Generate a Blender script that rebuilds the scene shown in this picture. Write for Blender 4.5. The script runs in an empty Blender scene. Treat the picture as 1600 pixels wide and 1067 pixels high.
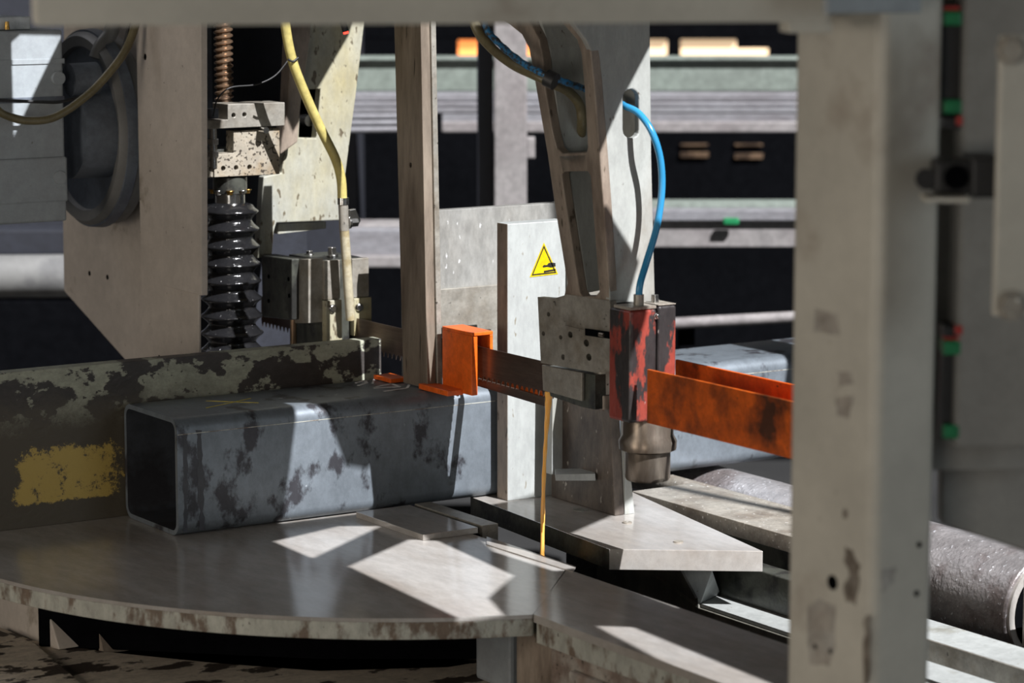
import bpy, bmesh, math, random
from mathutils import Vector as V, Matrix
from mathutils.geometry import tessellate_polygon
random.seed(4)
sc = bpy.context.scene
col = sc.collection
# ------------------------------------------------------------------ camera
FPX = 4444.0
PITCH = math.atan(654 / FPX)
HEAD = math.radians(57)
d = V((math.cos(HEAD), math.sin(HEAD), 0)); r = V((math.sin(HEAD), -math.cos(HEAD), 0))
fw = d * math.cos(PITCH) - V((0, 0, math.sin(PITCH))); upv = d * math.sin(PITCH) + V((0, 0, math.cos(PITCH)))
CAM = V((0, 0, 1.9))
cd = bpy.data.cameras.new('camera'); cam = bpy.data.objects.new('camera', cd); col.objects.link(cam)
cd.sensor_width = 36; cd.lens = FPX / 1600 * 36; cd.clip_start = .05; cd.clip_end = 200
m3 = Matrix((r, upv, -fw)).transposed()
cam.matrix_world = Matrix.Translation(CAM) @ m3.to_4x4()
sc.camera = cam
cd.dof.use_dof = True; cd.dof.focus_distance = 4.75; cd.dof.aperture_fstop = 4.8
# ------------------------------------------------------------------ world, lights, exposure
sc.view_settings.view_transform = 'Standard'; sc.view_settings.look = 'None'
sc.view_settings.gamma = 1; sc.view_settings.use_curve_mapping = False
sc.view_settings.exposure = 0.0
w = bpy.data.worlds.new('world'); sc.world = w; w.use_nodes = True
w.node_tree.nodes['Background'].inputs[0].default_value = (.85, .93, 1.0, 1)
w.node_tree.nodes['Background'].inputs[1].default_value = .02
SUN = V((-.10, .70, -.70)).normalized()
sd = bpy.data.lights.new('sun', 'SUN'); sd.energy = 10.0; sd.angle = .005; sd.color = (.98, .98, 1.0)
so = bpy.data.objects.new('sun', sd); col.objects.link(so); so.rotation_euler = SUN.to_track_quat('-Z', 'Y').to_euler()
so.location = (0, -6, 6)
def area(name, loc, target, size, power, color):
    l = bpy.data.lights.new(name, 'AREA'); l.size = size; l.energy = power; l.color = color
    o = bpy.data.objects.new(name, l); col.objects.link(o); o.location = loc
    o.rotation_euler = (V(target) - V(loc)).to_track_quat('-Z', 'Y').to_euler(); return o
area('fill_light_left', (-1.6, 3.4, 1.55), (2.4, 4.2, 1.25), 1.2, 33, (1, .90, .78))  # added fill for left-facing sides, kept low to spare the table
area('fill_light_behind', (-1.2, .2, 1.45), (2.2, 3.0, 1.35), 1.0, 22, (1, .93, .84))  # added fill from behind the camera for post and beam
area('fill_light_right', (3.3, -.4, 2.0), (2.7, 3.8, 1.3), 1.2, 13, (.80, .92, 1.0))  # added low fill for the shaded front faces
area('hall_light_far', (1.5, 7.4, 4.6), (5.0, 6.3, .8), 2.2, 32, (.95, .95, 1.0))
# ------------------------------------------------------------------ unprojection helpers (measuring the photograph onto real planes)
def ray(x, y): return fw * FPX + r * (x - 800) - upv * (y - 533.5)
def hit(x, y, p0, n):
    v = ray(x, y); return CAM + v * ((V(p0) - CAM).dot(n) / v.dot(n))
def ax(x, y, X): return hit(x, y, (X, 0, 0), V((1, 0, 0)))
def ay(x, y, Y): return hit(x, y, (0, Y, 0), V((0, 1, 0)))
def az(x, y, Z): return hit(x, y, (0, 0, Z), V((0, 0, 1)))
def ad(x, y, D): return hit(x, y, CAM + d * D, d)
# ------------------------------------------------------------------ materials
def mat(name, base, base2=None, amt=.5, scale=8, stretch=(1, 1, 1), rough=.55, metal=0., specks=None, sp_amt=.35, sp_scale=90,
        bump=.15, edge=.08, rough2=None, coat=0, grain=.5):
    m = bpy.data.materials.new(name); m.use_nodes = True; t = m.node_tree; N = t.nodes; L = t.links
    b = N['Principled BSDF']; b.inputs['Roughness'].default_value = rough; b.inputs['Metallic'].default_value = metal
    if coat: b.inputs['Coat Weight'].default_value = coat; b.inputs['Coat Roughness'].default_value = .08
    tc = N.new('ShaderNodeTexCoord'); mp = N.new('ShaderNodeMapping'); L.new(tc.outputs['Object'], mp.inputs[0])
    mp.inputs['Scale'].default_value = stretch
    def rgb(c): return (c[0], c[1], c[2], 1)
    def ramp(src, lo, hi):
        q = N.new('ShaderNodeMapRange'); q.inputs[1].default_value = lo; q.inputs[2].default_value = hi; L.new(src, q.inputs[0]); return q.outputs[0]
    def mix(f, a, c):
        q = N.new('ShaderNodeMix'); q.data_type = 'RGBA'; L.new(f, q.inputs[0])
        if isinstance(a, tuple): q.inputs[6].default_value = rgb(a)
        else: L.new(a, q.inputs[6])
        if isinstance(c, tuple): q.inputs[7].default_value = rgb(c)
        else: L.new(c, q.inputs[7])
        return q.outputs[2]
    n0 = N.new('ShaderNodeTexNoise'); n0.inputs['Scale'].default_value = 3.1; n0.inputs['Detail'].default_value = 5; L.new(mp.outputs[0], n0.inputs[0])
    cur = mix(ramp(n0.outputs[0], .35, .65), tuple(c * .86 for c in base), tuple(min(1, c * 1.10) for c in base))
    n3 = N.new('ShaderNodeTexNoise'); n3.inputs['Scale'].default_value = 38; n3.inputs['Detail'].default_value = 10; n3.inputs['Roughness'].default_value = .8; L.new(mp.outputs[0], n3.inputs[0])
    f1 = None
    if base2:
        n1 = N.new('ShaderNodeTexNoise'); n1.inputs['Scale'].default_value = scale; n1.inputs['Detail'].default_value = 8; n1.inputs['Roughness'].default_value = .62
        L.new(mp.outputs[0], n1.inputs[0]); th = .70 - .4 * amt
        f1 = ramp(n1.outputs[0], th - edge / 2, th + edge / 2); cur = mix(f1, cur, base2)
        if rough2 is not None:
            q = N.new('ShaderNodeMapRange'); L.new(f1, q.inputs[0]); q.inputs[3].default_value = rough; q.inputs[4].default_value = rough2
            L.new(q.outputs[0], b.inputs['Roughness'])
    n2 = N.new('ShaderNodeTexNoise'); n2.inputs['Scale'].default_value = sp_scale; n2.inputs['Detail'].default_value = 3; L.new(mp.outputs[0], n2.inputs[0])
    if specks:
        th = .74 - .4 * sp_amt; cur = mix(ramp(n2.outputs[0], th, th + .05), cur, specks)
    mg_ = N.new('ShaderNodeMix'); mg_.data_type = 'RGBA'; mg_.blend_type = 'MULTIPLY'; mg_.inputs[0].default_value = grain
    q3 = N.new('ShaderNodeMapRange'); q3.inputs[1].default_value = .40; q3.inputs[2].default_value = .60; q3.inputs[3].default_value = .55; q3.inputs[4].default_value = 1.25; L.new(n3.outputs[0], q3.inputs[0])
    L.new(cur, mg_.inputs[6]); L.new(q3.outputs[0], mg_.inputs[7]); cur = mg_.outputs[2]
    L.new(cur, b.inputs['Base Color'])
    if bump:
        bp = N.new('ShaderNodeBump'); bp.inputs['Strength'].default_value = bump; bp.inputs['Distance'].default_value = .002
        L.new(n2.outputs[0], bp.inputs['Height']); L.new(bp.outputs[0], b.inputs['Normal'])
    m['base_out'] = 1
    return m
def hexc(h, k=1.):
    v = [int(h[i:i + 2], 16) / 255 for i in (0, 2, 4)]
    return tuple((c / 12.92 if c <= .04045 else ((c + .055) / 1.055) ** 2.4) * k for c in v)
M = {}
M['frame'] = mat('frame_paint', (.50, .475, .41), (.30, .25, .20), .12, 5, grain=.12, rough=.45, specks=(.16, .12, .09), sp_amt=.02, bump=.05, edge=.15)
M['panel'] = mat('panel_paint', (.30, .29, .265), (.22, .21, .19), .3, 2, rough=.6, bump=.05, edge=.4, grain=0.2)
M['column'] = mat('column_paint', (.50, .445, .39), (.27, .23, .18), .12, 6, rough=.55, specks=(.12, .09, .07), sp_amt=.06, bump=.08, grain=0.2)
M['cream'] = mat('cream_cast_paint', (.34, .345, .31), (.32, .265, .11), .40, 4, rough=.5, specks=(.10, .08, .05), sp_amt=.34, sp_scale=75, stretch=(1, 1, .5), bump=.3, edge=.3, grain=0.4)
M['white'] = mat('white_machine_paint', (.345, .36, .35), (.27, .27, .24), .2, 9, rough=.48, specks=(.20, .18, .14), sp_amt=.14, sp_scale=110, stretch=(1, 1, .35), bump=.25, grain=0.3)
M['arm'] = mat('arm_grey_paint', (.335, .345, .325), (.22, .20, .17), .22, 7, rough=.5, specks=(.12, .10, .08), sp_amt=.10, sp_scale=110, stretch=(1, 1, .4), bump=.2, edge=.2, grain=0.3)
M['armedge'] = mat('shaded_oily_arm_edge', (.27, .22, .175), (.14, .105, .08), .4, 14, rough=.45, specks=(.08, .06, .04), sp_amt=.2, stretch=(1, 1, .3), edge=.2)  # browner than the arm paint: shade of its left faces put into colour
M['bar'] = mat('oiled_bar_steel', (.25, .205, .16), (.10, .075, .055), .42, 22, rough=.42, metal=.2, specks=(.05, .04, .03), sp_amt=.2, stretch=(1, 1, .15), edge=.25)
M['block'] = mat('ground_block_steel', (.33, .31, .27), (.20, .17, .13), .3, 16, rough=.42, metal=.35, specks=(.07, .06, .05), sp_amt=.12, bump=.1, edge=.25)
M['dirtyblock'] = mat('dirty_cast_block', (.36, .32, .255), (.24, .18, .11), .3, 20, rough=.5, metal=.1, specks=(.05, .04, .03), sp_amt=.42, sp_scale=150, bump=.3, edge=.2)
M['darkblock'] = mat('oily_dark_casting', (.075, .078, .065), (.03, .03, .028), .45, 12, rough=.32, metal=.2, specks=(.25, .24, .2), sp_amt=.06, bump=.3)
M['redpaint'] = mat('worn_red_paint', (.26, .047, .033), (.03, .026, .026), .50, 14, rough=.35, specks=(.6, .5, .45), sp_amt=.08, stretch=(1, 1, .45), bump=.6, edge=.03)
M['orange'] = mat('stained_orange_paint', (.66, .115, .008), (.07, .022, .008), .42, 13, rough=.33, specks=(.1, .03, .01), sp_amt=.12, bump=.15, edge=.22)
M['orange2'] = mat('clean_orange_paint', (.75, .12, .008), (.30, .06, .01), .12, 20, rough=.4, specks=(.1, .03, .01), sp_amt=.08, bump=.1)
M['steel'] = mat('oiled_bright_steel', (.46, .44, .415), (.33, .29, .25), .4, 5, grain=.25, rough=.15, metal=.15, specks=(.5, .48, .44), sp_amt=.05, bump=.05, edge=.3, stretch=(1.5, .5, 1))
M['steeledge'] = mat('rusty_plate_edge', (.40, .40, .35), (.15, .11, .08), .38, 30, rough=.6, stretch=(1, 1, .5), specks=(.05, .04, .03), sp_amt=.12, bump=.3, edge=.1)
M['tube'] = mat('mill_scale_steel', (.165, .19, .215), (.045, .045, .052), .30, 13, rough=.42, metal=.35, specks=(.5, .54, .58), sp_amt=.06, sp_scale=40, stretch=(1, 1, .7), bump=.06, edge=.06, grain=0.35)
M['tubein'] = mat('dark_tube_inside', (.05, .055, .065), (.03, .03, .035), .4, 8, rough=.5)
M['rail'] = mat('wet_rail_steel', (.38, .35, .30), (.24, .20, .16), .4, 10, rough=.4, metal=.2, specks=(.8, .78, .74), sp_amt=.22, sp_scale=140, bump=.5, edge=.2)
M['roller'] = mat('wet_roller_steel', (.34, .32, .32), (.22, .19, .185), .4, 7, rough=.32, metal=.35, specks=(.75, .75, .78), sp_amt=.22, sp_scale=130, bump=.9)  # pale specks: droplets and their sparkle put into the colour
M['blade'] = mat('saw_blade_steel', (.17, .125, .10), (.09, .055, .045), .4, 9, rough=.3, metal=.7, stretch=(1, .3, 3), bump=.05, edge=.3)
M['nozzle'] = mat('stained_nozzle_steel', (.26, .22, .18), (.12, .09, .065), .5, 24, rough=.3, metal=.7, specks=(.5, .48, .44), sp_amt=.05, stretch=(1, 1, .2), bump=.1, edge=.3)
M['rubber'] = mat('wet_black_rubber', (.012, .012, .013), rough=.16, specks=(.35, .35, .35), sp_amt=.12, sp_scale=160, bump=.5, coat=.6)
M['black'] = mat('black_plastic', (.018, .018, .019), rough=.5)
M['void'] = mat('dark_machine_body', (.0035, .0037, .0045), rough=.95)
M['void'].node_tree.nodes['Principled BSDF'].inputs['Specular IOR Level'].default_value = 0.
M['green'] = mat('green_plastic', (.01, .20, .07), rough=.45)
M['redplastic'] = mat('red_plastic', (.45, .04, .03), rough=.45)
M['blue'] = mat('blue_hose_plastic', (.03, .24, .46), grain=.05, rough=.25, bump=.02)
M['yhose'] = mat('yellowed_hose_rubber', (.50, .42, .14), (.40, .33, .12), .3, 12, rough=.4, bump=.05, edge=.3)
M['ohose'] = mat('olive_hose_rubber', (.15, .125, .065), (.12, .10, .05), .4, 20, rough=.4)
M['whose'] = mat('dirty_pale_hose', (.38, .34, .24), (.28, .23, .13), .4, 22, rough=.5)
M['brass'] = mat('brass', (.70, .42, .12), rough=.25, metal=1.)
M['chrome'] = mat('bright_steel', (.55, .54, .52), rough=.22, metal=1.)
M['screw'] = mat('bronzed_screw_steel', (.38, .25, .16), (.15, .10, .07), .4, 14, rough=.3, metal=.8)
M['motor'] = mat('motor_grey_paint', (.30, .33, .35), (.22, .23, .24), .3, 6, rough=.5, specks=(.12, .11, .1), sp_amt=.04, bump=.06, edge=.3, grain=0.25)
M['pulley'] = mat('dull_grey_wheel', (.17, .17, .165), (.12, .12, .12), .3, 5, rough=.5, grain=0.2)
M['bluegrey'] = mat('blue_grey_housing', (.12, .14, .17), (.09, .10, .13), .4, 4, rough=.5)
M['bgpanel'] = mat('navy_machine_panel', (.016, .018, .026), rough=.6)
M['bgsteel'] = mat('stock_steel', (.30, .30, .32), (.18, .17, .18), .4, 3, rough=.45, metal=.3, stretch=(1, 1, 4), edge=.3)
M['bggreen'] = mat('rack_paint', (.20, .235, .205), (.15, .17, .15), .4, 3, rough=.6, edge=.3)
M['bgpost'] = mat('rack_post_paint', (.25, .235, .23), (.18, .16, .16), .4, 4, rough=.6, edge=.3)
M['cover'] = mat('pale_cover_paint', (.5, .54, .57), (.4, .43, .45), .3, 3, rough=.4, specks=(.2, .2, .2), sp_amt=.03, edge=.2)
M['concrete'] = mat('dark_oily_floor', (.014, .014, .014), (.009, .009, .009), .4, 1, rough=.9)
M['chip'] = mat('peeling_base_paint', (.62, .54, .44), (.06, .045, .035), .40, 8, rough=.6, stretch=(1, 1.6, 1), specks=(.08, .06, .05), sp_amt=.08, bump=.4, edge=.02)
M['foot'] = mat('shaded_cast_foot', (.13, .105, .085), (.045, .035, .03), .45, 14, rough=.5, stretch=(1, 1, .5), specks=(.34, .32, .28), sp_amt=.14, bump=.4, edge=.2)  # pale casting darkened: the guide block's shadow is in this colour
M['ledgewall'] = mat('olive_bed_paint', (.16, .155, .13), (.07, .065, .055), .4, 12, rough=.45, stretch=(1, 1, .4), specks=(.3, .3, .26), sp_amt=.1, bump=.3, edge=.3)
M['backstop'] = mat('wet_backstop_steel', (.29, .29, .275), (.20, .19, .17), .4, 5, rough=.35, stretch=(1, 1, .4), specks=(.75, .75, .75), sp_amt=.14, sp_scale=110, bump=.3, edge=.3)  # pale specks paint sparkles onto the wet steel
M['castrust'] = mat('rusty_casting', (.20, .15, .12), (.34, .31, .27), .4, 18, rough=.6, specks=(.05, .04, .03), sp_amt=.25, bump=.5, edge=.2)
M['yellow'] = mat('sign_yellow', (.62, .45, .0), (.45, .32, .02), .15, 30, rough=.4, bump=.02)
M['signblack'] = mat('sign_black', (.012, .011, .010), rough=.5, bump=0)
M['chalk_y'] = mat('yellow_chalk', (.75, .62, .06), rough=.9, bump=.1)
M['chalk_w'] = mat('white_chalk', (.80, .80, .82), rough=.9, bump=.1)
M['wheel_edge'] = M['pulley']
def emis(name, c, s):
    m = bpy.data.materials.new(name); m.use_nodes = True; b = m.node_tree.nodes['Principled BSDF']
    b.inputs['Base Color'].default_value = (*c, 1); b.inputs['Emission Color'].default_value = (*c, 1); b.inputs['Emission Strength'].default_value = s; return m
M['win_o'] = emis('lit_orange_opening', (1, .30, .08), 1.6); M['win_w'] = emis('lit_warm_opening', (1, .72, .45), .75)
M['laser'] = emis('laser_red', (1, .05, .03), 3.5)
# coolant: milky orange liquid
m = bpy.data.materials.new('coolant_liquid'); m.use_nodes = True; b = m.node_tree.nodes['Principled BSDF']
b.inputs['Base Color'].default_value = (1, .50, .12, 1); b.inputs['Roughness'].default_value = .12; b.inputs['Subsurface Weight'].default_value = .4
b.inputs['Subsurface Radius'].default_value = (.01, .006, .002); M['coolant'] = m
# fence: yellow/grey peeled paint, yellow patch in one zone
def fence_mat():
    m = mat('peeled_fence_paint', (.36, .37, .29), (.05, .044, .040), .50, 11, rough=.5, stretch=(1, 1, 1.5), specks=(.04, .035, .03), sp_amt=.16, bump=.4, edge=.02)
    t = m.node_tree; N = t.nodes; L = t.links; b = N['Principled BSDF']; src = b.inputs['Base Color'].links[0].from_socket
    tc = N.new('ShaderNodeTexCoord'); sx = N.new('ShaderNodeSeparateXYZ'); L.new(tc.outputs['Object'], sx.inputs[0])
    nz = N.new('ShaderNodeTexNoise'); nz.inputs['Scale'].default_value = 22; nz.inputs['Detail'].default_value = 9; nz.inputs['Roughness'].default_value = .85; L.new(tc.outputs['Object'], nz.inputs[0])
    def rng(s, a, bb):
        q = N.new('ShaderNodeMapRange'); q.interpolation_type = 'SMOOTHSTEP'; q.inputs[1].default_value = a; q.inputs[2].default_value = bb; L.new(s, q.inputs[0]); return q.outputs[0]
    def op(o, a, c):
        q = N.new('ShaderNodeMath'); q.operation = o
        for i, v in enumerate((a, c)):
            if isinstance(v, (int, float)): q.inputs[i].default_value = v
            else: L.new(v, q.inputs[i])
        return q.outputs[0]
    # object coordinates: x 0..0.75 along the fence, z 0..0.27 up
    zone = op('MULTIPLY', op('MULTIPLY', rng(sx.outputs[0], .50, .56), rng(sx.outputs[0], .78, .70)), op('MULTIPLY', rng(sx.outputs[2], .025, .045), rng(sx.outputs[2], .17, .11)))
    f = rng(op('ADD', op('MULTIPLY', zone, .40), nz.outputs[0]), .80, .86)
    dk = N.new('ShaderNodeMix'); dk.data_type = 'RGBA'; L.new(rng(op('ADD', sx.outputs[2], op('MULTIPLY', nz.outputs[0], .09)), .245, .20), dk.inputs[0])
    L.new(src, dk.inputs[6]); dk.inputs[7].default_value = (.085, .072, .052, 1)
    # only the left half of the fence turns darker brown, below its top
    lf = op('MULTIPLY', rng(sx.outputs[0], 1.05, .80), rng(op('ADD', sx.outputs[2], op('MULTIPLY', nz.outputs[0], .12)), .30, .22)); L.new(lf, dk.inputs[0])
    mx = N.new('ShaderNodeMix'); mx.data_type = 'RGBA'; L.new(f, mx.inputs[0]); L.new(dk.outputs[2], mx.inputs[6]); mx.inputs[7].default_value = (.50, .36, .10, 1)
    L.new(mx.outputs[2], b.inputs['Base Color']); return m
M['fence'] = fence_mat()
# ------------------------------------------------------------------ geometry helpers
def thing(name, loc, label, cat, group=None, kind=None):
    o = bpy.data.objects.new(name, None); col.objects.link(o); o.location = loc; o.empty_display_size = .05
    tag(o, label, cat, group, kind); return o
def tag(o, label=None, cat=None, group=None, kind=None):
    if label: o['label'] = label
    if cat: o['category'] = cat
    if group: o['group'] = group
    if kind: o['kind'] = kind
    return o
def wloc(p):
    q = V((0, 0, 0))
    while p is not None: q = q + p.location; p = p.parent
    return q
def link(name, bm, m, parent=None, bevel=0, smooth=False, label=None, seg=2):
    bmesh.ops.remove_doubles(bm, verts=bm.verts, dist=1e-6)
    bmesh.ops.recalc_face_normals(bm, faces=bm.faces)
    if parent is None:
        xs = [v.co for v in bm.verts]; org = V(((min(v.x for v in xs) + max(v.x for v in xs)) / 2, (min(v.y for v in xs) + max(v.y for v in xs)) / 2, min(v.z for v in xs)))
    else: org = wloc(parent)
    loc = org if parent is None else V((0, 0, 0))
    bmesh.ops.translate(bm, verts=bm.verts, vec=-org)
    me = bpy.data.meshes.new(name); bm.to_mesh(me); bm.free(); me.materials.append(M[m] if isinstance(m, str) else m)
    if smooth:
        for p in me.polygons: p.use_smooth = True
        try: me.set_sharp_from_angle(angle=math.radians(40))
        except Exception: pass
    o = bpy.data.objects.new(name, me); col.objects.link(o); o.location = loc
    if parent is not None: o.parent = parent
    if bevel:
        bv = o.modifiers.new('bevel', 'BEVEL'); bv.width = bevel; bv.segments = seg; bv.limit_method = 'ANGLE'; bv.angle_limit = math.radians(35)
    if label: o['label'] = label
    LAST[0] = o
    return o
LAST = [None]
def add_box(bm, x0, x1, y0, y1, z0, z1):
    vs = [bm.verts.new(p) for p in ((x0, y0, z0), (x1, y0, z0), (x1, y1, z0), (x0, y1, z0), (x0, y0, z1), (x1, y0, z1), (x1, y1, z1), (x0, y1, z1))]
    for f in ((0, 3, 2, 1), (4, 5, 6, 7), (0, 1, 5, 4), (1, 2, 6, 5), (2, 3, 7, 6), (3, 0, 4, 7)): bm.faces.new([vs[i] for i in f])
def box(name, x0, x1, y0, y1, z0, z1, m, parent=None, bevel=.0015, label=None):
    bm = bmesh.new(); add_box(bm, x0, x1, y0, y1, z0, z1); return link(name, bm, m, parent, bevel, label=label)
def add_prism(bm, loops, vec):
    vec = V(vec); loops = [[V(p) for p in l] for l in loops]; tris = tessellate_polygon(loops); flat = [p for l in loops for p in l]
    a = [bm.verts.new(p) for p in flat]; b = [bm.verts.new(p + vec) for p in flat]
    for t in tris:
        if len(set(t)) < 3: continue
        try: bm.faces.new([a[i] for i in t]); bm.faces.new([b[i] for i in reversed(t)])
        except ValueError: pass
    k = 0
    for l in loops:
        n = len(l)
        for i in range(n):
            j = (i + 1) % n
            try: bm.faces.new((a[k + i], a[k + j], b[k + j], b[k + i]))
            except ValueError: pass
        k += n
def prism(name, loops, vec, m, parent=None, bevel=.0015, label=None, smooth=False):
    bm = bmesh.new(); add_prism(bm, loops, vec); return link(name, bm, m, parent, bevel, label=label, smooth=smooth)
def PX(pts, X): return [ax(x, y, X) for x, y in pts]
def PY(pts, Y): return [ay(x, y, Y) for x, y in pts]
def PZ(pts, Z): return [az(x, y, Z) for x, y in pts]
def add_cyl(bm, p0, p1, r0, r1=None, n=24, caps=True):
    p0 = V(p0); p1 = V(p1); r1 = r0 if r1 is None else r1; q = (p1 - p0).to_track_quat('Z', 'Y')
    A = [bm.verts.new(p0 + q @ V((math.cos(t) * r0, math.sin(t) * r0, 0))) for t in [2 * math.pi * i / n for i in range(n)]]
    B = [bm.verts.new(p1 + q @ V((math.cos(t) * r1, math.sin(t) * r1, 0))) for t in [2 * math.pi * i / n for i in range(n)]]
    for i in range(n): bm.faces.new((A[i], A[(i + 1) % n], B[(i + 1) % n], B[i]))
    if caps: bm.faces.new(A[::-1]); bm.faces.new(B)
def cyl(name, p0, p1, r0, m, parent=None, r1=None, n=24, bevel=0, label=None):
    bm = bmesh.new(); add_cyl(bm, p0, p1, r0, r1, n); return link(name, bm, m, parent, bevel, smooth=True, label=label)
def lathe(name, c, prof, m, parent=None, axis=V((0, 0, 1)), n=40, label=None):
    bm = bmesh.new(); q = axis.to_track_quat('Z', 'Y'); rings = []
    for rr, h in prof:
        rings.append([bm.verts.new(V(c) + q @ V((math.cos(2 * math.pi * i / n) * rr, math.sin(2 * math.pi * i / n) * rr, h))) for i in range(n)])
    for a, b in zip(rings, rings[1:]):
        for i in range(n): bm.faces.new((a[i], a[(i + 1) % n], b[(i + 1) % n], b[i]))
    bm.faces.new(rings[0][::-1]); bm.faces.new(rings[-1]); return link(name, bm, m, parent, smooth=True, label=label)
def smoothpath(pts, k=8):
    pts = [V(p) for p in pts]; P = [pts[0] * 2 - pts[1]] + pts + [pts[-1] * 2 - pts[-2]]; out = []
    for i in range(1, len(P) - 2):
        for j in range(k):
            t = j / k; a, b, c, e = P[i - 1], P[i], P[i + 1], P[i + 2]
            out.append(.5 * ((2 * b) + (c - a) * t + (2 * a - 5 * b + 4 * c - e) * t * t + (3 * b - a - 3 * c + e) * t ** 3))
    out.append(pts[-1]); return out
def hose(name, pts, rad, m, parent=None, n=14, label=None, rfun=None, k=8):
    bm = bmesh.new(); path = smoothpath(pts, k); rings = []; up = V((.13, .21, .97)).normalized()
    for i, p in enumerate(path):
        t = (path[min(i + 1, len(path) - 1)] - path[max(i - 1, 0)]).normalized(); s = t.cross(up)
        if s.length < .05: s = t.cross(V((1, 0, 0)))
        s.normalize(); u = s.cross(t); up = u if u.length > .1 else up
        rr = rad * (rfun(i / (len(path) - 1)) if rfun else 1)
        rings.append([bm.verts.new(p + (s * math.cos(2 * math.pi * j / n) + u * math.sin(2 * math.pi * j / n)) * rr) for j in range(n)])
    for a, b in zip(rings, rings[1:]):
        for j in range(n): bm.faces.new((a[j], a[(j + 1) % n], b[(j + 1) % n], b[j]))
    bm.faces.new(rings[0][::-1]); bm.faces.new(rings[-1]); return link(name, bm, m, parent, smooth=True, label=label)
def circ(c, rad, u, v, n=20): return [V(c) + V(u) * math.cos(2 * math.pi * i / n) * rad + V(v) * math.sin(2 * math.pi * i / n) * rad for i in range(n)]
EX, EY, EZ = V((1, 0, 0)), V((0, 1, 0)), V((0, 0, 1))
def hexbolt(name, c, n, rad, h, m, parent): # hexagon head with washer
    n = V(n).normalized(); bm = bmesh.new(); add_cyl(bm, V(c), V(c) + n * h * .25, rad * 1.25, n=20); add_cyl(bm, V(c) + n * h * .25, V(c) + n * h, rad, rad * .93, n=6); return link(name, bm, m, parent, .0006)
# ------------------------------------------------------------------ setting
tag(box('floor', -6, 16, -4, 22, -.1, 0, 'concrete', bevel=0), 'dark oily concrete shop floor', None, kind='structure')
def rbox(name, D, px0, px1, y0, y1, depth, m, parent=None, bevel=.004, slope=0, label=None):
    """box standing square to the hall's other axis: its front face at distance D, running along r"""
    a = ad(px0, y0, D); b = ad(px1, y1, D); L0 = a - CAM; la = L0.dot(r); lb = (b - CAM).dot(r); zt, zb = a.z, b.z
    bm = bmesh.new(); pts = [CAM + d * D + r * l for l in (la, lb)]
    lo = [V((p.x, p.y, zb)) for p in pts] + [V((p.x, p.y, zb)) + d * depth for p in reversed(pts)]
    add_prism(bm, [lo], (0, 0, zt - zb)); return link(name, bm, m, parent, bevel, label=label)
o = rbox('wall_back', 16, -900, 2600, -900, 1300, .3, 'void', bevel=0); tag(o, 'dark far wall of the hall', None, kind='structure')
# added canopy out of frame: cut-outs projected back from the wanted sun patches
ZC = 2.45
def up_to(p):
    p = V(p); t = (ZC - p.z) / -SUN.z; return p - SUN * t
holeA = [up_to(az(x, y, .9)) for x, y in ((428, 846), (490, 873), (598, 822), (530, 822))]
holeB = [up_to(az(x, y, .9)) for x, y in ((545, 885), (640, 843), (685, 845), (805, 900), (765, 935), (790, 962), (720, 967))]
pts_open = [az(905, 1000, .9), az(940, 995, .9), az(1130, 1070, .9), V((2.30, 2.2, .9)), V((4.6, 2.2, .9)), V((4.6, 4.65, .9)), V((2.70, 4.65, .9)), V((2.44, 3.98, .9)), az(740, 838, .9), az(770, 862, .9), az(905, 905, .9)]
# ------------------------------------------------------------------ foreground guard frame
gf = thing('guard_frame', V((1.95, 2.31, 0)), 'grey painted steel guard frame with thick corner post and top beam in the foreground', 'frame')
D0 = 3.0
c0 = ad(1372, 500, D0)            # front corner edge of the post
box('post', c0.x, c0.x + .088, c0.y, c0.y + .152, 0, 1.86, 'frame', gf, bevel=.014)
LAST[0].modifiers[0].segments = 5; POST = LAST[0]
def beam(name, p, q, h, t, m, parent, bevel):   # horizontal rectangular hollow section from p to q (bottom front edge)
    p = V(p); q = V(q); a = (q - p).normalized(); nrm = V((a.y, -a.x, 0)); nrm = nrm if nrm.dot(d) > 0 else -nrm
    bm = bmesh.new(); add_prism(bm, [[p, q, q + nrm * t, p + nrm * t]], (0, 0, h)); return link(name, bm, m, parent, bevel)
b0 = ad(50, 41, 2.86); b1 = ad(1300, 34, 2.98); b1.z = b0.z
beam('beam', b0, b1, .085, .085, 'frame', gf, .006)
b2 = ad(1292, 22, 2.93); b3 = ad(1440, 22, 2.97); b3.z = b2.z
beam('end_cover', b2, b3, .05, .01, 'motor', gf, .002)
b2 = ad(1232, 52, 2.975); b3 = ad(1300, 52, 2.98); b3.z = b2.z
beam('weld_plate', b2, b3, .012, .05, 'frame', gf, .002)
def hole(px, py, rad, X=None, Y=None, parent=None, dep=.002, m='void', name='bolt_hole'):
    if X is not None: c = ax(px, py, X); n = EX; u, v = EY, EZ
    else: c = ay(px, py, Y); n = EY; u, v = EX, EZ
    bm = bmesh.new(); add_cyl(bm, c - n * .0006, c + n * dep, rad, n=16); add_cyl  # proud black disc stands for the dark inside a hole
    return link(name, bm, m, parent, smooth=True)
hole(1301, 910, .0085, X=c0.x, parent=POST)
for q in ((1274, 1010, .003), (1298, 1017, .003)): hole(*q, X=c0.x, parent=POST)
for q in ((1436, 851, .0035), (1432, 927, .0035)): hole(*q, Y=c0.y, parent=POST)
M['grime'] = mat('post_grime', (.13, .105, .08), (.30, .27, .23), .5, 40, rough=.6, edge=.2)
M['smudge'] = mat('faint_smudge', (.30, .265, .225), (.42, .40, .36), .5, 30, rough=.5, edge=.3)
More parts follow.
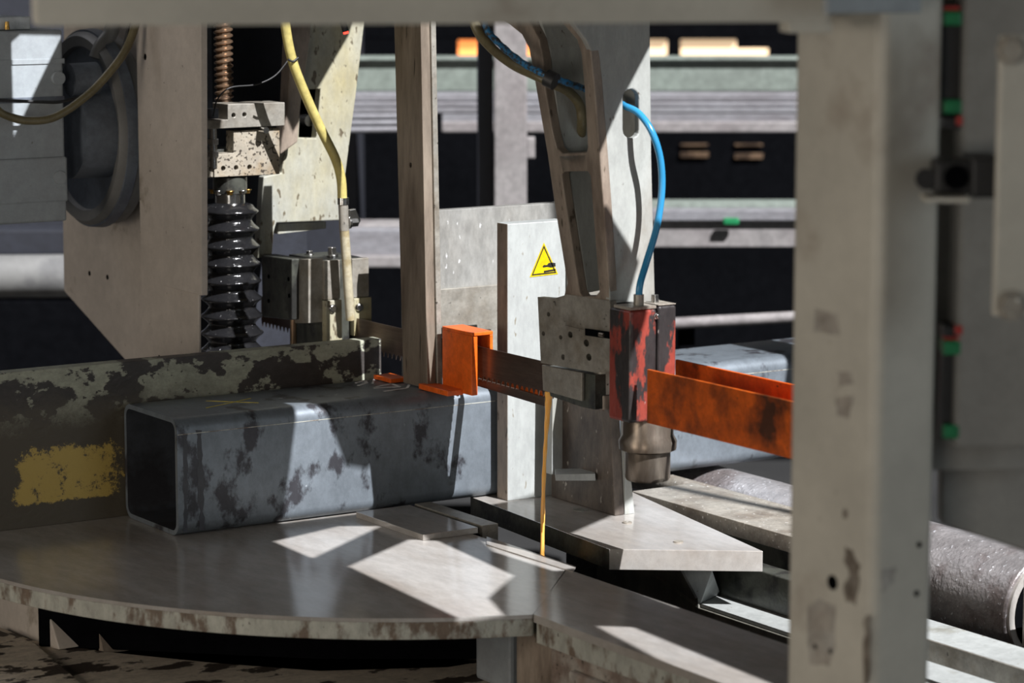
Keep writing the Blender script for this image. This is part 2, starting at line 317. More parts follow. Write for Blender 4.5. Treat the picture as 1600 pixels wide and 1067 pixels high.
def stain(pts, m, X=None, Y=None):
    rnd = random.Random(len(pts) * 7 + int(pts[0][0])); out = []
    for (ax_, ay_), (bx_, by_) in zip(pts, pts[1:] + pts[:1]):
        for k in range(3): out.append((ax_ + (bx_ - ax_) * k / 3 + rnd.uniform(-2.2, 2.2), ay_ + (by_ - ay_) * k / 3 + rnd.uniform(-2.2, 2.2)))
    if X is not None: prism('grime_patch', [PX(out, X - .0002)], (.0004, 0, 0), m, POST, 0)
    else: prism('grime_patch', [PY(out, Y - .0002)], (0, .0004, 0), m, POST, 0)
stain([(1322, 855), (1334, 862), (1343, 885), (1341, 912), (1336, 945), (1324, 940), (1316, 915), (1328, 895), (1318, 875)], 'grime', X=c0.x)
stain([(1318, 795), (1326, 798), (1324, 812), (1316, 810)], 'grime', X=c0.x)
stain([(1350, 965), (1358, 962), (1360, 1000), (1356, 1070), (1348, 1070), (1350, 1000)], 'grime', X=c0.x)
stain([(1270, 482), (1310, 490), (1312, 525), (1272, 520)], 'smudge', X=c0.x)
stain([(1308, 580), (1330, 582), (1335, 600), (1310, 605)], 'smudge', X=c0.x)
stain([(1305, 620), (1332, 618), (1328, 655), (1308, 650)], 'smudge', X=c0.x)
stain([(1262, 945), (1282, 935), (1304, 945), (1306, 1000), (1296, 1040), (1264, 1040)], 'smudge', X=c0.x)
stain([(1376, 890), (1400, 885), (1398, 910), (1378, 925)], 'smudge', Y=c0.y)
# ------------------------------------------------------------------ right-hand cabinet behind the post
DC = 3.12
cab = thing('machine_cabinet', V((2.75, 2.9, 0)), 'grey machine cabinet side panel behind the corner post at the right edge', 'cabinet')
rbox('side_panel', DC, 1468, 1660, -300, 735, .04, 'panel', cab, .006)
bm = bmesh.new(); z1 = ad(1500, 735, DC).z
add_prism(bm, [[ad(x, y, DC + .05) for x, y in ((1470, 700), (1660, 740), (1660, 875), (1600, 862), (1475, 820), (1470, 818))]], d * .03); link('lower_skirt', bm, 'panel', cab, .004)
rbox('inner_panel', DC - .06, 1512, 1660, -300, 700, .055, 'panel', cab, .006)
def guide_rail(y0, y1, flip, lab):
    t = thing('linear_guide', ad(1488, y1, DC - .07), lab, 'guide rail', 'black guide rails with green end caps on the cabinet')
    rbox('rail_body', DC - .05, 1472, 1504, y0, y1, .03, 'black', t, .002)
    rbox('end_cap', DC - .06, 1474, 1503, y0, y0 + 22, .045, 'green', t, .002, label='green plastic end cap')
    rbox('end_cap', DC - .06, 1474, 1503, y1 - 22, y1, .045, 'green', t, .002, label='green plastic end cap')
    yy = y0 - 24 if flip else y1 + 4
    rbox('seal_block', DC - .058, 1474, 1502, yy, yy + 20, .043, 'black', t, .002)
    rbox('red_seal', DC - .062, 1492 if flip else 1494, 1504, yy, yy + 14, .02, 'redplastic', t, .001, label='red seal')
    rbox('red_seal', DC - .062, 1474, 1500, y0 - 6 if flip else y0 - 8, y0 - 2, .02, 'redplastic', t, .001, label='red seal')
    return t
guide_rail(18, 178, False, 'black linear guide with green caps at top right, above the dark sensor')
guide_rail(533, 686, True, 'black linear guide with green and red caps below the dark sensor')
sn = thing('proximity_sensor', ad(1500, 315, 3.0), 'dark grey sensor block with round eye on a thin pale shelf, right of the post', 'sensor')
rbox('housing', 2.97, 1462, 1524, 250, 305, .04, 'panel', sn, .004)
for o in sn.children: o.data.materials[0] = M['black']
rbox('rear_housing', 2.95, 1520, 1562, 246, 310, .07, 'black', sn, .003)
rbox('shelf', 2.94, 1448, 1515, 309, 317, .05, 'frame', sn, .0005)
cc = ad(1494, 277, 2.97); bm = bmesh.new(); add_cyl(bm, cc - d * .004, cc + d * .01, .013, n=24); link('lens', bm, 'void', sn, smooth=True)
cc = ad(1447, 280, 2.98); bm = bmesh.new(); add_cyl(bm, cc - d * .006, cc + d * .006, .011, n=20); link('lug', bm, 'black', sn, smooth=True)
bp = thing('cover_plate', ad(1600, 495, 2.92), 'light grey cover plate held by two round bolts at the right edge', 'plate')
rbox('plate', 2.92, 1562, 1660, 55, 495, .012, 'frame', bp, .004); CP = LAST[0]
for yy in (78, 477):
    c = ad(1580, yy, 2.92); hexbolt('bolt', c, -d, .013, .012, 'rail', CP)
# ------------------------------------------------------------------ turntable
ZT = .9; cx, cy, R0 = 2.529, 4.21, .877
tt = thing('turntable', V((cx, cy, 0)), 'round polished steel saw table top with painted rim under the square tube', 'saw table')
arc = []
th0, th1 = math.radians(250.2), math.radians(150)
for i in range(49):
    t = th0 + (th1 - th0) * i / 48; arc.append(V((cx + R0 * math.cos(t), cy + R0 * math.sin(t), ZT)))
top = arc + [V((1.6, 4.9, ZT)), V((2.455, 4.9, ZT)), V((2.455, 3.62, ZT)), V((2.44, 3.60, ZT)), V((2.235, 3.385, ZT))]
prism('table_top', [top], (0, 0, -.006), 'steel', tt, 0)
bm = bmesh.new(); inner = [V((p.x, p.y, ZT - .0062)) for p in top]; add_prism(bm, [inner], (0, 0, -.026)); link('table_rim', bm, 'steeledge', tt, .001)
# extension arm of the table running to the front
ex = thing('table_extension', V((2.34, 3.0, 0)), 'long oiled steel strip reaching from round table towards the post', 'table strip')
prism('strip_top', [[V((2.236, 3.385, ZT)), V((2.441, 3.604, ZT)), V((2.432, 2.5, ZT)), V((2.236, 2.5, ZT))]], (0, 0, -.012), 'steel', ex, 0)
prism('strip_side', [[V((2.238, 3.38, ZT - .0122)), V((2.438, 3.60, ZT - .0122)), V((2.43, 2.5, ZT - .0122)), V((2.238, 2.5, ZT - .0122))]], (0, 0, -.03), 'steeledge', ex, .001)
prism('casting', [[V((2.248, 3.36, .857)), V((2.40, 3.17, .857)), V((2.40, 2.5, .857)), V((2.248, 2.5, .857))]], (0, 0, -.085), 'castrust', ex, .006)
box('casting_lip', 2.238, 2.26, 2.5, 3.30, .80, .835, 'castrust', ex, .006)
box('gusset', 2.26, 2.36, 3.37, 3.47, .745, .867, 'armedge', ex, .004)
# wear strip on the table's right border with the slot block
ws = thing('wear_strip', V((2.47, 4.0, 0)), 'raised bright steel strip with notch along the blade slot', 'wear strip')
YS = az(748, 833, ZT).y; xs0 = az(661, 836, ZT).x; print('slot', YS, xs0)
xa_s = ay(661, 815, YS).x; xb_s = ay(747, 810, YS).x; xc_s = ay(755, 810, YS).x; xd_s = ay(780, 810, YS).x; zS = ay(747, 807, YS).z
prism('pad_block', [[V((xa_s, YS, ZT)), V((xb_s, YS, ZT)), V((xb_s, 4.12, ZT)), V((xa_s - .0, 4.12, ZT))]], (0, 0, .010), 'steel', ws, .0008)
prism('slot_block', [[V((xc_s, YS + .003, .84)), V((xd_s, YS + .003, .84)), V((xd_s, 4.12, .84)), V((xc_s, 4.12, .84))]], (0, 0, .071), 'block', ws, .0008)
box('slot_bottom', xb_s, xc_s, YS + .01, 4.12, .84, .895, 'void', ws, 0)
prism('edge_strip', [PZ([(760, 838), (900, 885), (896, 893), (760, 850)], ZT + .0022)], (0, 0, -.002), 'steel', ws, .0004)
# ring base below the turntable, peeled paint
bs = thing('saw_pedestal', V((2.3, 4.1, 0)), 'peeling beige painted saw base ring below the round table', 'pedestal')
ring = [];
for i in range(33):
    t = math.radians(275) + math.radians(-130) * i / 32; ring.append(V((cx + 1.02 * math.cos(t) + .05, cy + .70 * math.sin(t) * 1.06 + .02, .75)))
prism('base_plate', [PZ([(-60, 985), (0, 980), (50, 1000), (165, 1018), (330, 1035), (500, 1048), (700, 1042), (770, 1030), (820, 1052), (840, 1075), (850, 1120), (500, 1300), (-60, 1300)], .75)], (0, 0, -.06), 'chip', bs, .001)
prism('raised_pad', [PZ([(-80, 1000), (0, 985), (55, 1005), (130, 1070), (190, 1120), (-80, 1200)], .757)], (0, 0, -.0065), 'chip', bs, .001)
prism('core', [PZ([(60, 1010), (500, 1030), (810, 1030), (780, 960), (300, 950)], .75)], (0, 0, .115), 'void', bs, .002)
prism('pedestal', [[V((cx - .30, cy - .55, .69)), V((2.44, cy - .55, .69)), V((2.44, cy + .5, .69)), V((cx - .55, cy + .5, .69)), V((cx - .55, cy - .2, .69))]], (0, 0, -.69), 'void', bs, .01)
prism('foot_block', [PX([(-30, 920), (72, 945), (92, 1015), (40, 1002), (-30, 985)], 1.80)], (.06, 0, 0), 'column', bs, .002)
prism('web_plate', [PX([(138, 950), (145, 950), (163, 1022), (156, 1022)], 1.86)], (.05, 0, 0), 'armedge', bs, .001)
box('bearing_foot', 2.27, 2.36, 3.50, 3.60, .75, .862, 'motor', bs, .006)
# ------------------------------------------------------------------ vise fences
YF = 4.345
f1 = box('vise_fence', 1.3, 2.543, YF, YF + .03, .9, 1.165, 'fence', None, .001)
# shift origin so the paint pattern has plain coordinates from the left end
for v in f1.data.vertices: v.co.x += f1.location.x - 1.3; v.co.z += 0
f1.location.x = 1.3
for v in f1.data.vertices: v.co.y += 0
tag(f1, 'long low fence plate with peeled grey and yellow paint behind the square tube', 'fence')
f2 = thing('backstop_plate', V((2.75, YF, .9)), 'tall pale grey backstop plate with wet top edge behind the vertical bar', 'plate')
box('plate', 2.60, 3.05, YF + .002, YF + .025, .9, 1.388, 'backstop', f2, .001)
box('shade_plate', 2.60, 3.05, YF - .006, YF + .0015, .9, 1.246, 'block', f2, .001, label='darker grey plate painting the shade on the lower backstop')  # darker sheet stands for the shadow across the backstop's lower part
# ------------------------------------------------------------------ square tube
X0, X1, YA, YB, ZA, ZB = 2.035, 4.3, 4.14, 4.34, .9005, 1.097
def rrect(x, ya, yb, za, zb, rad, n=7):
    out = []
    for (cy_, cz_, a0) in ((yb - rad, zb - rad, 0), (ya + rad, zb - rad, 90), (ya + rad, za + rad, 180), (yb - rad, za + rad, 270)):
        for i in range(n):
            a = math.radians(a0 + 90 * i / (n - 1)); out.append(V((x, cy_ + rad * math.cos(a), cz_ + rad * math.sin(a))))
    return out
tb = thing('square_tube', V((X0, (YA + YB) / 2, ZA)), 'thick blue grey square steel tube lying on the table against the fence', 'steel tube')
bm = bmesh.new(); add_prism(bm, [rrect(X0, YA, YB, ZA, ZB, .022), rrect(X0, YA + .008, YB - .008, ZA + .008, ZB - .008, .014)], (X1 - X0, 0, 0))
o = link('tube_wall', bm, 'tube', tb, 0, smooth=True)
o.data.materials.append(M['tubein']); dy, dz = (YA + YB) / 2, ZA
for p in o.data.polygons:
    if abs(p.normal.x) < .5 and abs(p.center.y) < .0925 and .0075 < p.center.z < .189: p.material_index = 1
box('weld_seam', X0 + .001, X1, YA - .0004, YA + .001, 1.0705, 1.0717, 'chalk_w', tb, 0, label='thin pale seam line')
LAST[0].data.materials[0] = M['steeledge']
def drip(pts, name='oil_streak', wdt=5):
    rnd = random.Random(int(pts[0][0])); L1 = []; R1 = []
    (xa_, ya_), (xb_, yb_) = pts; nn = 16
    for i in range(nn + 1):
        t = i / nn; x = xa_ + (xb_ - xa_) * t; y = ya_ + (yb_ - ya_) * t; w1 = rnd.uniform(.25, 1.) * wdt
        L1.append((x - w1 + rnd.uniform(-1, 1), y)); R1.append((x + w1 + rnd.uniform(-1, 1), y))
    prism(name, [PY(L1 + R1[::-1], YA - .0003)], (0, .0004, 0), 'streak', tb, 0)
M['streak'] = mat('oil_streak', (.032, .034, .042), rough=.3)
drip([(290, 678), (290, 832)]); drip([(311, 672), (316, 828)], wdt=6)
def stroke(pts, wd, z, m, name, parent, plane='z'):
    bm = bmesh.new()
    for a, b in zip(pts, pts[1:]):
        a = az(*a, z); b = az(*b, z); t = (b - a).normalized(); s = V((t.y, -t.x, 0)) * wd
        add_prism(bm, [[a + s, b + s, b - s, a - s]], (0, 0, -.0004))
    return link(name, bm, m, parent)
stroke([(322, 626), (404, 629)], .0012, ZB + .0005, 'chalk_y', 'chalk_stroke', tb)
stroke([(322, 637), (365, 628), (392, 622)], .0012, ZB + .0006, 'chalk_y', 'chalk_stroke', tb)
stroke([(556, 598), (570, 594), (573, 598), (560, 602)], .003, ZB + .0005, 'chalk_w', 'chalk_stroke', tb)
stroke([(582, 599), (585, 592)], .002, ZB + .0005, 'chalk_w', 'chalk_stroke', tb)
stroke([(584, 606), (625, 604), (612, 599), (588, 604)], .0026, ZB + .0006, 'chalk_w', 'chalk_stroke', tb)
stroke([(600, 611), (636, 606), (640, 600)], .0024, ZB + .0005, 'chalk_w', 'chalk_stroke', tb)
# ------------------------------------------------------------------ left column, motor, wheel
lc = thing('side_column', V((2.27, 4.7, 0)), 'tall beige painted steel column with cover plate left of the black bellows', 'column')
XC = 2.26
hy = ax(226, 89, XC)
prism('column_body', [[ax(310, -60, XC + .004), ax(310, 720, XC + .004), ax(226, 720, XC + .004), ax(210, -60, XC + .004)], circ(ax(226, 89, XC + .004), .006, EY, EZ)], (.006, 0, 0), 'column', lc, .002)
COLB = LAST[0]
prism('cover_plate', [[ax(314, -60, XC - .01), ax(315, 462, XC - .01), ax(256, 447, XC - .01), ax(249, -60, XC - .01)]], (.012, 0, 0), 'column', lc, .0012)
prism('web_plate', [PX([(232, -60), (240, 720), (222, 596), (195, 562), (100, 455), (98, 340), (100, -60)], 2.33)], (.012, 0, 0), 'column', lc, .002)
for q in ((140, 427, .005), (168, 433, .005)): hole(*q, X=2.33, parent=lc)
hole(249, 557, .003, X=XC + .004, parent=COLB)
hole(226, 89, .006, X=XC + .0062, parent=COLB)
wh = ax(150, 200, 2.27)
wl = thing('drive_wheel', wh - EZ * .185, 'large round grey drive wheel half hidden behind the beige column', 'wheel')
prof = [(.02, -.0), (.06, 0), (.06, .018), (.150, .018), (.155, .0), (.174, -.004), (.182, .006), (.182, .055), (.02, .055)]
lathe('wheel_disc', wh - EX * .03, prof, 'pulley', wl, axis=EX, n=64)
lathe('wheel_rim', wh - EX * .02, [(.176, 0), (.186, 0), (.188, .02), (.176, .02)], 'bluegrey', wl, axis=EX, n=64)
mg = thing('gear_motor', ay(40, 345, 4.78), 'light blue grey gear motor block with flanged housing at the left edge', 'motor')
YM = 4.78
def yb(name, px0, px1, y0, y1, Y, dep, m, parent, bevel=.004):
    a = ay(px0, y0, Y); b = ay(px1, y1, Y); return box(name, a.x, b.x, Y, Y + dep, b.z, a.z, m, parent, bevel)
yb('upper_housing', -70, 102, 50, 252, YM, .16, 'motor', mg)
yb('lower_housing', -70, 107, 253, 315, YM - .006, .17, 'motor', mg)
yb('base_flange', -70, 105, 317, 345, YM - .004, .17, 'motor', mg)
yb('seam_strip', -70, 101, 96, 99, YM - .002, .01, 'motor', mg, .0004)
yb('seam_strip', -70, 101, 156, 158, YM - .001, .01, 'bluegrey', mg, .0004)
for q in ((89, 122), (91, 277)):
    c = ay(*q, YM); bm = bmesh.new(); add_cyl(bm, c - EY * .010, c + EY * .002, .0125, n=24); link('screw_plug', bm, 'motor', mg, .001, smooth=False)
yb('top_cover', -70, 48, 28, 46, YM + .02, .10, 'cover', mg, .002)
c = ay(11, 46, YM + .01); cyl('grease_nipple', c, c + EZ * .014, .005, 'brass', mg, r1=.0035, label='brass grease nipple')
# blue-grey hub between motor and wheel
hb = cyl('shaft_housing', ay(104, 205, YM + .08), ay(178, 203, YM + .08), .088, 'bluegrey', wl, n=40)
cyl('hub_boss', ay(108, 125, YM + .03), ay(150, 122, YM + .03), .03, 'bluegrey', wl, n=28)
YH = 4.70
tag(hose('hydraulic_hose', PY([(-10, 165), (5, 178), (40, 188), (85, 183), (135, 150), (172, 112), (198, 75), (214, 30), (222, -20)], YH), .0075, 'ohose'), 'thick dark olive hose sagging in front of the gear motor', 'hose')
tag(hose('thin_cable', PY([(-10, 156), (60, 159), (100, 158), (150, 140), (183, 100), (200, 45), (205, -20)], YH + .03), .003, 'black'), 'thin dark cable strung above the thick sagging hose', 'cable')
tag(hose('curved_pipe', PY([(150, 92), (158, 72), (175, 45), (182, -20)], 4.86), .014, 'pulley'), 'dull grey pipe rising behind the hose beside the wheel', 'pipe')
# panel behind screw
hp = thing('housing_panel', V((2.5, 5.1, 0)), 'dark blue grey machine housing behind the threaded spindle', 'housing')
a = ay(300, -60, 4.95); b = ay(480, 300, 4.95)
box('panel', a.x, b.x, 4.95, 4.98, 0, a.z, 'bgpanel', hp, .002); box('flange', a.x - .005, a.x + .03, 4.93, 4.95, b.z, a.z, 'bluegrey', hp, .002)
# ------------------------------------------------------------------ vertical clamp: screw, blocks, bellows
YK = 4.60
bx = ay(361, 400, YK).x
sp = thing('threaded_spindle', V((bx - .006, YK + .03, 1.58)), 'bronze coloured threaded spindle above the clamp carriage', 'spindle')
bm = bmesh.new(); add_cyl(bm, (bx + .006, YK + .03, 1.575), (bx + .006, YK + .03, 1.86), .0135, n=20); link('core', bm, 'screw', sp, smooth=True)
pts = [];
for i in range(26 * 12):
    a = 2 * math.pi * i / 12; pts.append(V((bx + .006 + math.cos(a) * .015, YK + .03 + math.sin(a) * .015, 1.578 + i * .011 / 12)))
hose('thread', pts, .0028, 'screw', sp, n=6, k=1)
cl = thing('clamp_carriage', V((bx, YK, 1.43)), 'speckled steel clamp carriage blocks with bolt holes above the black bellows', 'clamp')
# lower L block: faces -Y and -X
Lb = [(335, 242), (365, 239), (365, 205), (437, 200), (437, 272), (335, 277)]
prism('lower_block', [PY(Lb, YK - .035), circ(ay(349, 263, YK - .035), .0045, EX, EZ, 12), circ(ay(369, 262, YK - .035), .0045, EX, EZ, 12), circ(ay(390, 261, YK - .035), .0045, EX, EZ, 12)], (0, .03, 0), 'dirtyblock', cl, .0008)
a = ay(320, 240, YK - .03); b = ay(437, 274, YK - .03); box('block_core', a.x + .001, b.x - .001, YK - .004, YK + .05, b.z + .002, ay(365, 206, YK).z - .03, 'darkblock', cl, .001)
prism('block_flange', [PY([(320, 243), (334, 242), (334, 277), (320, 278)], YK - .030)], (0, .028, 0), 'dirtyblock', cl, .0008)
Ub = [(319, 188), (356, 187), (356, 163), (445, 160), (445, 196), (319, 202)]
prism('upper_block', [PY(Ub, YK - .045), circ(ay(365, 180, YK - .045), .0042, EX, EZ, 12), circ(ay(382, 179, YK - .045), .0042, EX, EZ, 12)], (0, .06, 0), 'block', cl, .0008)
c = ay(333, 215, YK - .03); cyl('adjusting_screw', c - EZ * .055, c + EZ * .02, .007, 'chrome', cl, n=16)
for z in (-.012, -.034):
    bm = bmesh.new(); add_cyl(bm, c + EZ * z, c + EZ * (z + .010), .011, n=6); link('nut', bm, 'chrome', cl, .0006)
c = ay(333, 185, YK - .03); bm = bmesh.new(); add_cyl(bm, c, c + EZ * .018, .010, n=16); link('cap_screw', bm, 'bluegrey', cl, .001, smooth=True)
c = ay(412, 203, YK - .05); cyl('hose_fitting', c - EY * .01, c + EY * .01, .006, 'chrome', cl, n=12)
bl = thing('rubber_bellows', V((bx, YK, 1.10)), 'wet black rubber bellows with folds hanging below the clamp blocks', 'bellows')
zt = ay(362, 316, YK).z; zb = ay(362, 560, YK).z
cyl('clamp_band', (bx, YK, zt), (bx, YK, zt + .018), .027, 'brass', bl, n=36, label='shiny metal clamp band')
LAST[0].data.materials[0] = M['chrome'] 
cyl('neck', (bx, YK, zt + .018), (bx, YK, ay(362, 276, YK).z), .031, 'darkblock', bl, n=36)
for i in range(8):
    a = 2 * math.pi * i / 8 + .3; c = V((bx + math.cos(a) * .031, YK + math.sin(a) * .031, zt + .024)); hexbolt('flange_nut', c, -EZ, .006, .008, 'brass' if i % 2 else 'chrome', bl)
prof = []; nf = 9; H = zt - zb
for i in range(nf):
    z = zb + H * i / nf; hh = H / nf; g = 1.0 + .16 * (1 - i / nf); top = .030 if i >= nf - 1 else 0
    prof += [(.038 * g, z), (.0395 * g, z + hh * .12), (.045 * g, z + hh * .32), (.0495 * g, z + hh * .44), (.0505 * g, z + hh * .5), (.0495 * g, z + hh * .56), (.045 * g, z + hh * .68), (.0395 * g, z + hh * .88)]
prof += [(.030, zt)]
o = lathe('bellows_folds', (bx, YK, 0), prof, 'rubber', bl, n=56)
at_ = o.data.attributes.get('sharp_edge')
if at_: o.data.attributes.remove(at_)
tag(hose('wire', PY([(333, 182), (340, 155), (360, 137), (400, 132), (430, 118), (452, 92)], YK - .05), .0014, 'black'), 'thin wire looping from the clamp carriage to the yellow hose', 'wire')
# ------------------------------------------------------------------ left saw arm with guide
YL = 4.66
la = thing('left_guide_arm', ay(480, 400, YL), 'cream cast blade guide arm stained yellow behind the yellow hose', 'saw arm')
face = [(480, -60), (580, -60), (569, 40), (556, 150), (546, 225), (531, 344), (432, 348), (428, 362), (425, 398), (403, 404), (407, 350), (412, 276), (440, 270), (447, 225), (455, 180), (470, 60)]
prism('arm_face', [PY(face, YL), PY([(467, 215), (471, 140), (501, 139), (494, 216)], YL)], (0, .02, 0), 'cream', la, .002)
prism('arm_rib', [PY([(465, -60), (492, -60), (485, 60), (472, 150), (466, 222), (452, 232), (438, 242), (440, 220), (449, 170), (454, 60)], YL - .035)], (0, .033, 0), 'cream', la, .004)
LAST[0].data.materials[0] = M['armedge']
prism('arm_ledge', [PY([(436, 350), (510, 346), (510, 357), (434, 366)], YL + .02)], (0, .05, 0), 'cream', la, .002)
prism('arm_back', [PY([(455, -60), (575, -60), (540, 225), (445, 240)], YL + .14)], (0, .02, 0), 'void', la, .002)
c = ay(472, 187, YL + .06); cyl('clamp_bolt', c - EY * .03, c + EY * .02, .011, 'chrome', la, n=20)
lg = thing('left_blade_guide', V((2.55, 4.55, 1.1)), 'steel blade guide block with two bolts under the dirty pale hose', 'blade guide')
YG = 4.50; XG = ay(505, 450, YG).x
z0 = 1.115; zt_ = ay(505, 408, YG).z; xr = ay(573, 408, YG).x
box('guide_body', XG, xr, YG + .004, YG + .13, z0, zt_, 'darkblock', lg, .001)
xa, xb, xm = ay(529, 450, YG).x, ay(548, 450, YG).x, ay(574, 450, YG).x; zm = ay(505, 469, YG).z
box('jaw', XG - .001, xa, YG - .006, YG + .004, zm + .001, zt_ + .001, 'block', lg, .001); box('jaw', xb, xm, YG - .006, YG + .004, zm + .001, zt_ + .001, 'block', lg, .001)
box('yellowed_pad', XG - .001, xa, YG - .012, YG + .004, z0 + .01, zm, 'cream', lg, .0012); box('yellowed_pad', xb, xm + .002, YG - .012, YG + .004, z0 + .035, zm, 'cream', lg, .0012)
for q in ((519, 482), (561, 480)): c = ay(*q, YG - .012); bm = bmesh.new(); add_cyl(bm, c - EY * .005, c, .0065, .0085, n=18); link('bolt', bm, 'chrome', lg, .001, smooth=True)
prism('side_block', [PX([(457, 405), (482, 405), (482, 505), (457, 505)], XG - .03)], (.03, 0, 0), 'cream', lg, .001)
LAST[0].data.materials[0] = M['block']
prism('bracket', [PX([(408, 398), (456, 405), (456, 500), (410, 495)], XG - .045)], (.03, 0, 0), 'darkblock', lg, .002)
for q in ((420, 432), (451, 436), (452, 462), (420, 470)): hole(*q, .004, X=XG - .045, parent=lg)
c = ay(519, 402, YG + .05); hexbolt('top_bolt', V((c.x, c.y, zt_)), EZ, .009, .018, 'chrome', lg); hexbolt('top_bolt', V((c.x - .02, c.y + .05, zt_)), EZ, .007, .008, 'chrome', lg)
cyl('support_pin', (XG - .03, YG + .06, 1.05), (XG - .03, YG + .06, 1.19), .006, 'screw', lg, n=14)
YHs = 4.46
yh = thing('yellow_hose', ay(540, 500, YHs), 'yellow coolant hose with metal tap and dirty pale end by the left guide arm', 'hose')
hose('upper_hose', PY([(440, -30), (446, 40), (457, 95), (478, 150), (503, 205), (524, 248), (533, 280), (535, 316)], YHs), .0088, 'yhose', yh)
hose('tie', PY([(450, 93), (458, 96), (466, 90)], YHs - .011), .002, 'black', yh, label='dark cable tie')
a = ay(536, 314, YHs); b = ay(538, 360, YHs); cyl('coupling', b, a, .0092, 'block', yh, n=10)
cyl('hose_clip', a - EZ * .006, a + EZ * .006, .0105, 'chrome', yh, n=20)
hose('lower_hose', PY([(538, 358), (541, 400), (544, 450), (548, 500)], YHs), .0088, 'whose', yh)
c = ay(543, 348, YHs); hexbolt('tap_body', c, EX, .009, .02, 'chrome', yh); prism('tap_lever', [PY([(547, 328), (556, 326), (564, 345), (560, 352), (545, 350)], YHs - .004)], (0, .008, 0), 'chrome', yh, .001)
# laser pointer under the beam
lp = thing('line_laser', ay(540, 52, 4.5), 'small dark laser pointer with glowing red tip under the beam', 'laser')
a = ay(534, 26, 4.5); b = ay(540, 49, 4.5); cyl('body', a, b, .006, 'black', lp, n=16); cyl('mount_rod', a + EZ * .006, a + EZ * .006 + EY * .162, .004, 'black', lp, n=12); cyl('tip', b, b + (b - a).normalized() * .004, .0048, 'laser', lp, n=16, label='glowing red tip')
# ------------------------------------------------------------------ vertical bar
vb = thing('vertical_bar', V((2.545, 4.21, 1.098)), 'brown oiled vertical steel bar standing on the square tube in front of backstop', 'bar')
YV0, YV1, XV = 4.170, 4.252, 2.532
ztop = 1.84
lean = .0
def sheared(pts): return [V((p.x, p.y, p.z)) for p in pts]
bm = bmesh.new()
A = [ax(668, 607, XV), ax(630, 596, XV), ax(614, -30, XV), ax(656, -30, XV)]
A[0].z = A[1].z = 1.0995
hh = ax(641, 258, XV)
add_prism(bm, [A, circ(hh, .0045, EY, EZ, 14)], (.018, 0, 0)); link('bar_face', bm, 'bar', vb, .001)
bm = bmesh.new(); add_prism(bm, [[A[0] + V((.0185, -.004, .0005)), A[0] + V((.0185, .02, .0005)), A[3] + V((.0185, .02, 0)), A[3] + V((.0185, -.004, 0))]], (.010, 0, 0)); link('side_edge', bm, 'block', vb, .001)  # narrow side of the bar, in a paler steel
# ------------------------------------------------------------------ blade
XB = 2.575
sb = thing('band_saw_blade', V((XB, 4.2, 1.11)), 'dark band saw blade with teeth stretched through both guides', 'saw blade')
tl, tr = ax(745, 535, XB), ax(845, 558, XB)
zt1 = .5 * (ax(745, 541, XB).z + ax(840, 562, XB).z); zb1 = zt1 - .050
bm = bmesh.new(); pitch = .0145; ya, ybk = 3.30, 4.86; pts = [V((XB, ya, zt1)), V((XB, ybk, zt1))]
n = int((ybk - ya) / pitch); pts.append(V((XB, ybk, zb1)))
for i in range(n):
    y = ybk - i * pitch; pts += [V((XB, y - pitch * .25, zb1 - .009)), V((XB, y - pitch * .5, zb1)), V((XB, y - pitch * .98, zb1))]
add_prism(bm, [pts], (.0016, 0, 0)); link('blade_band', bm, 'blade', sb)
print('blade z', zt1, zb1)
og = thing('lower_guard_strip', V((2.6, 3.95, 1.07)), 'dark orange guard strip behind the blade teeth', 'guard')
prism('strip', [[V((2.59, 3.88, zb1 + .004)), V((2.59, 4.10, zb1 + .004)), V((2.59, 4.10, zb1 - .019)), V((2.59, 3.88, zb1 - .022))]], (.006, 0, 0), 'orange', og, .001)
prism('strip_foot', [[V((2.584, 3.88, zb1 - .012)), V((2.584, 4.10, zb1 - .008)), V((2.584, 4.10, zb1 - .022)), V((2.584, 3.88, zb1 - .028))]], (.005, 0, 0), 'blade', og, .001)
ob = thing('orange_blade_cover', V((2.57, 4.08, 1.1)), 'bright orange angle bracket over the blade beside the vertical bar', 'guard')
XO = 2.552
y1_, y2_ = ax(691, 550, XO).y, ax(737, 550, XO).y; ztop2 = ax(714, 520, XO).z; print('ob', y1_, y2_, ztop2)
box('front_plate', XO, XO + .012, y2_, y1_, 1.101, ztop2, 'orange2', ob, .001)
box('top_plate', XO, XO + .042, y2_ - .002, y1_, ztop2, ztop2 + .006, 'orange2', ob, .001)
box('rear_flange', XO + .036, XO + .042, y2_ - .002, y1_, ztop2 - .03, ztop2, 'orange2', ob, .001)
box('base_plate', XO - .03, XO + .002, y2_ + .03, y1_ + .03, 1.0985, 1.108, 'orange2', ob, .001)
box('base_plate', XO - .04, XO - .005, 4.26, 4.32, 1.0985, 1.106, 'orange2', ob, .001)
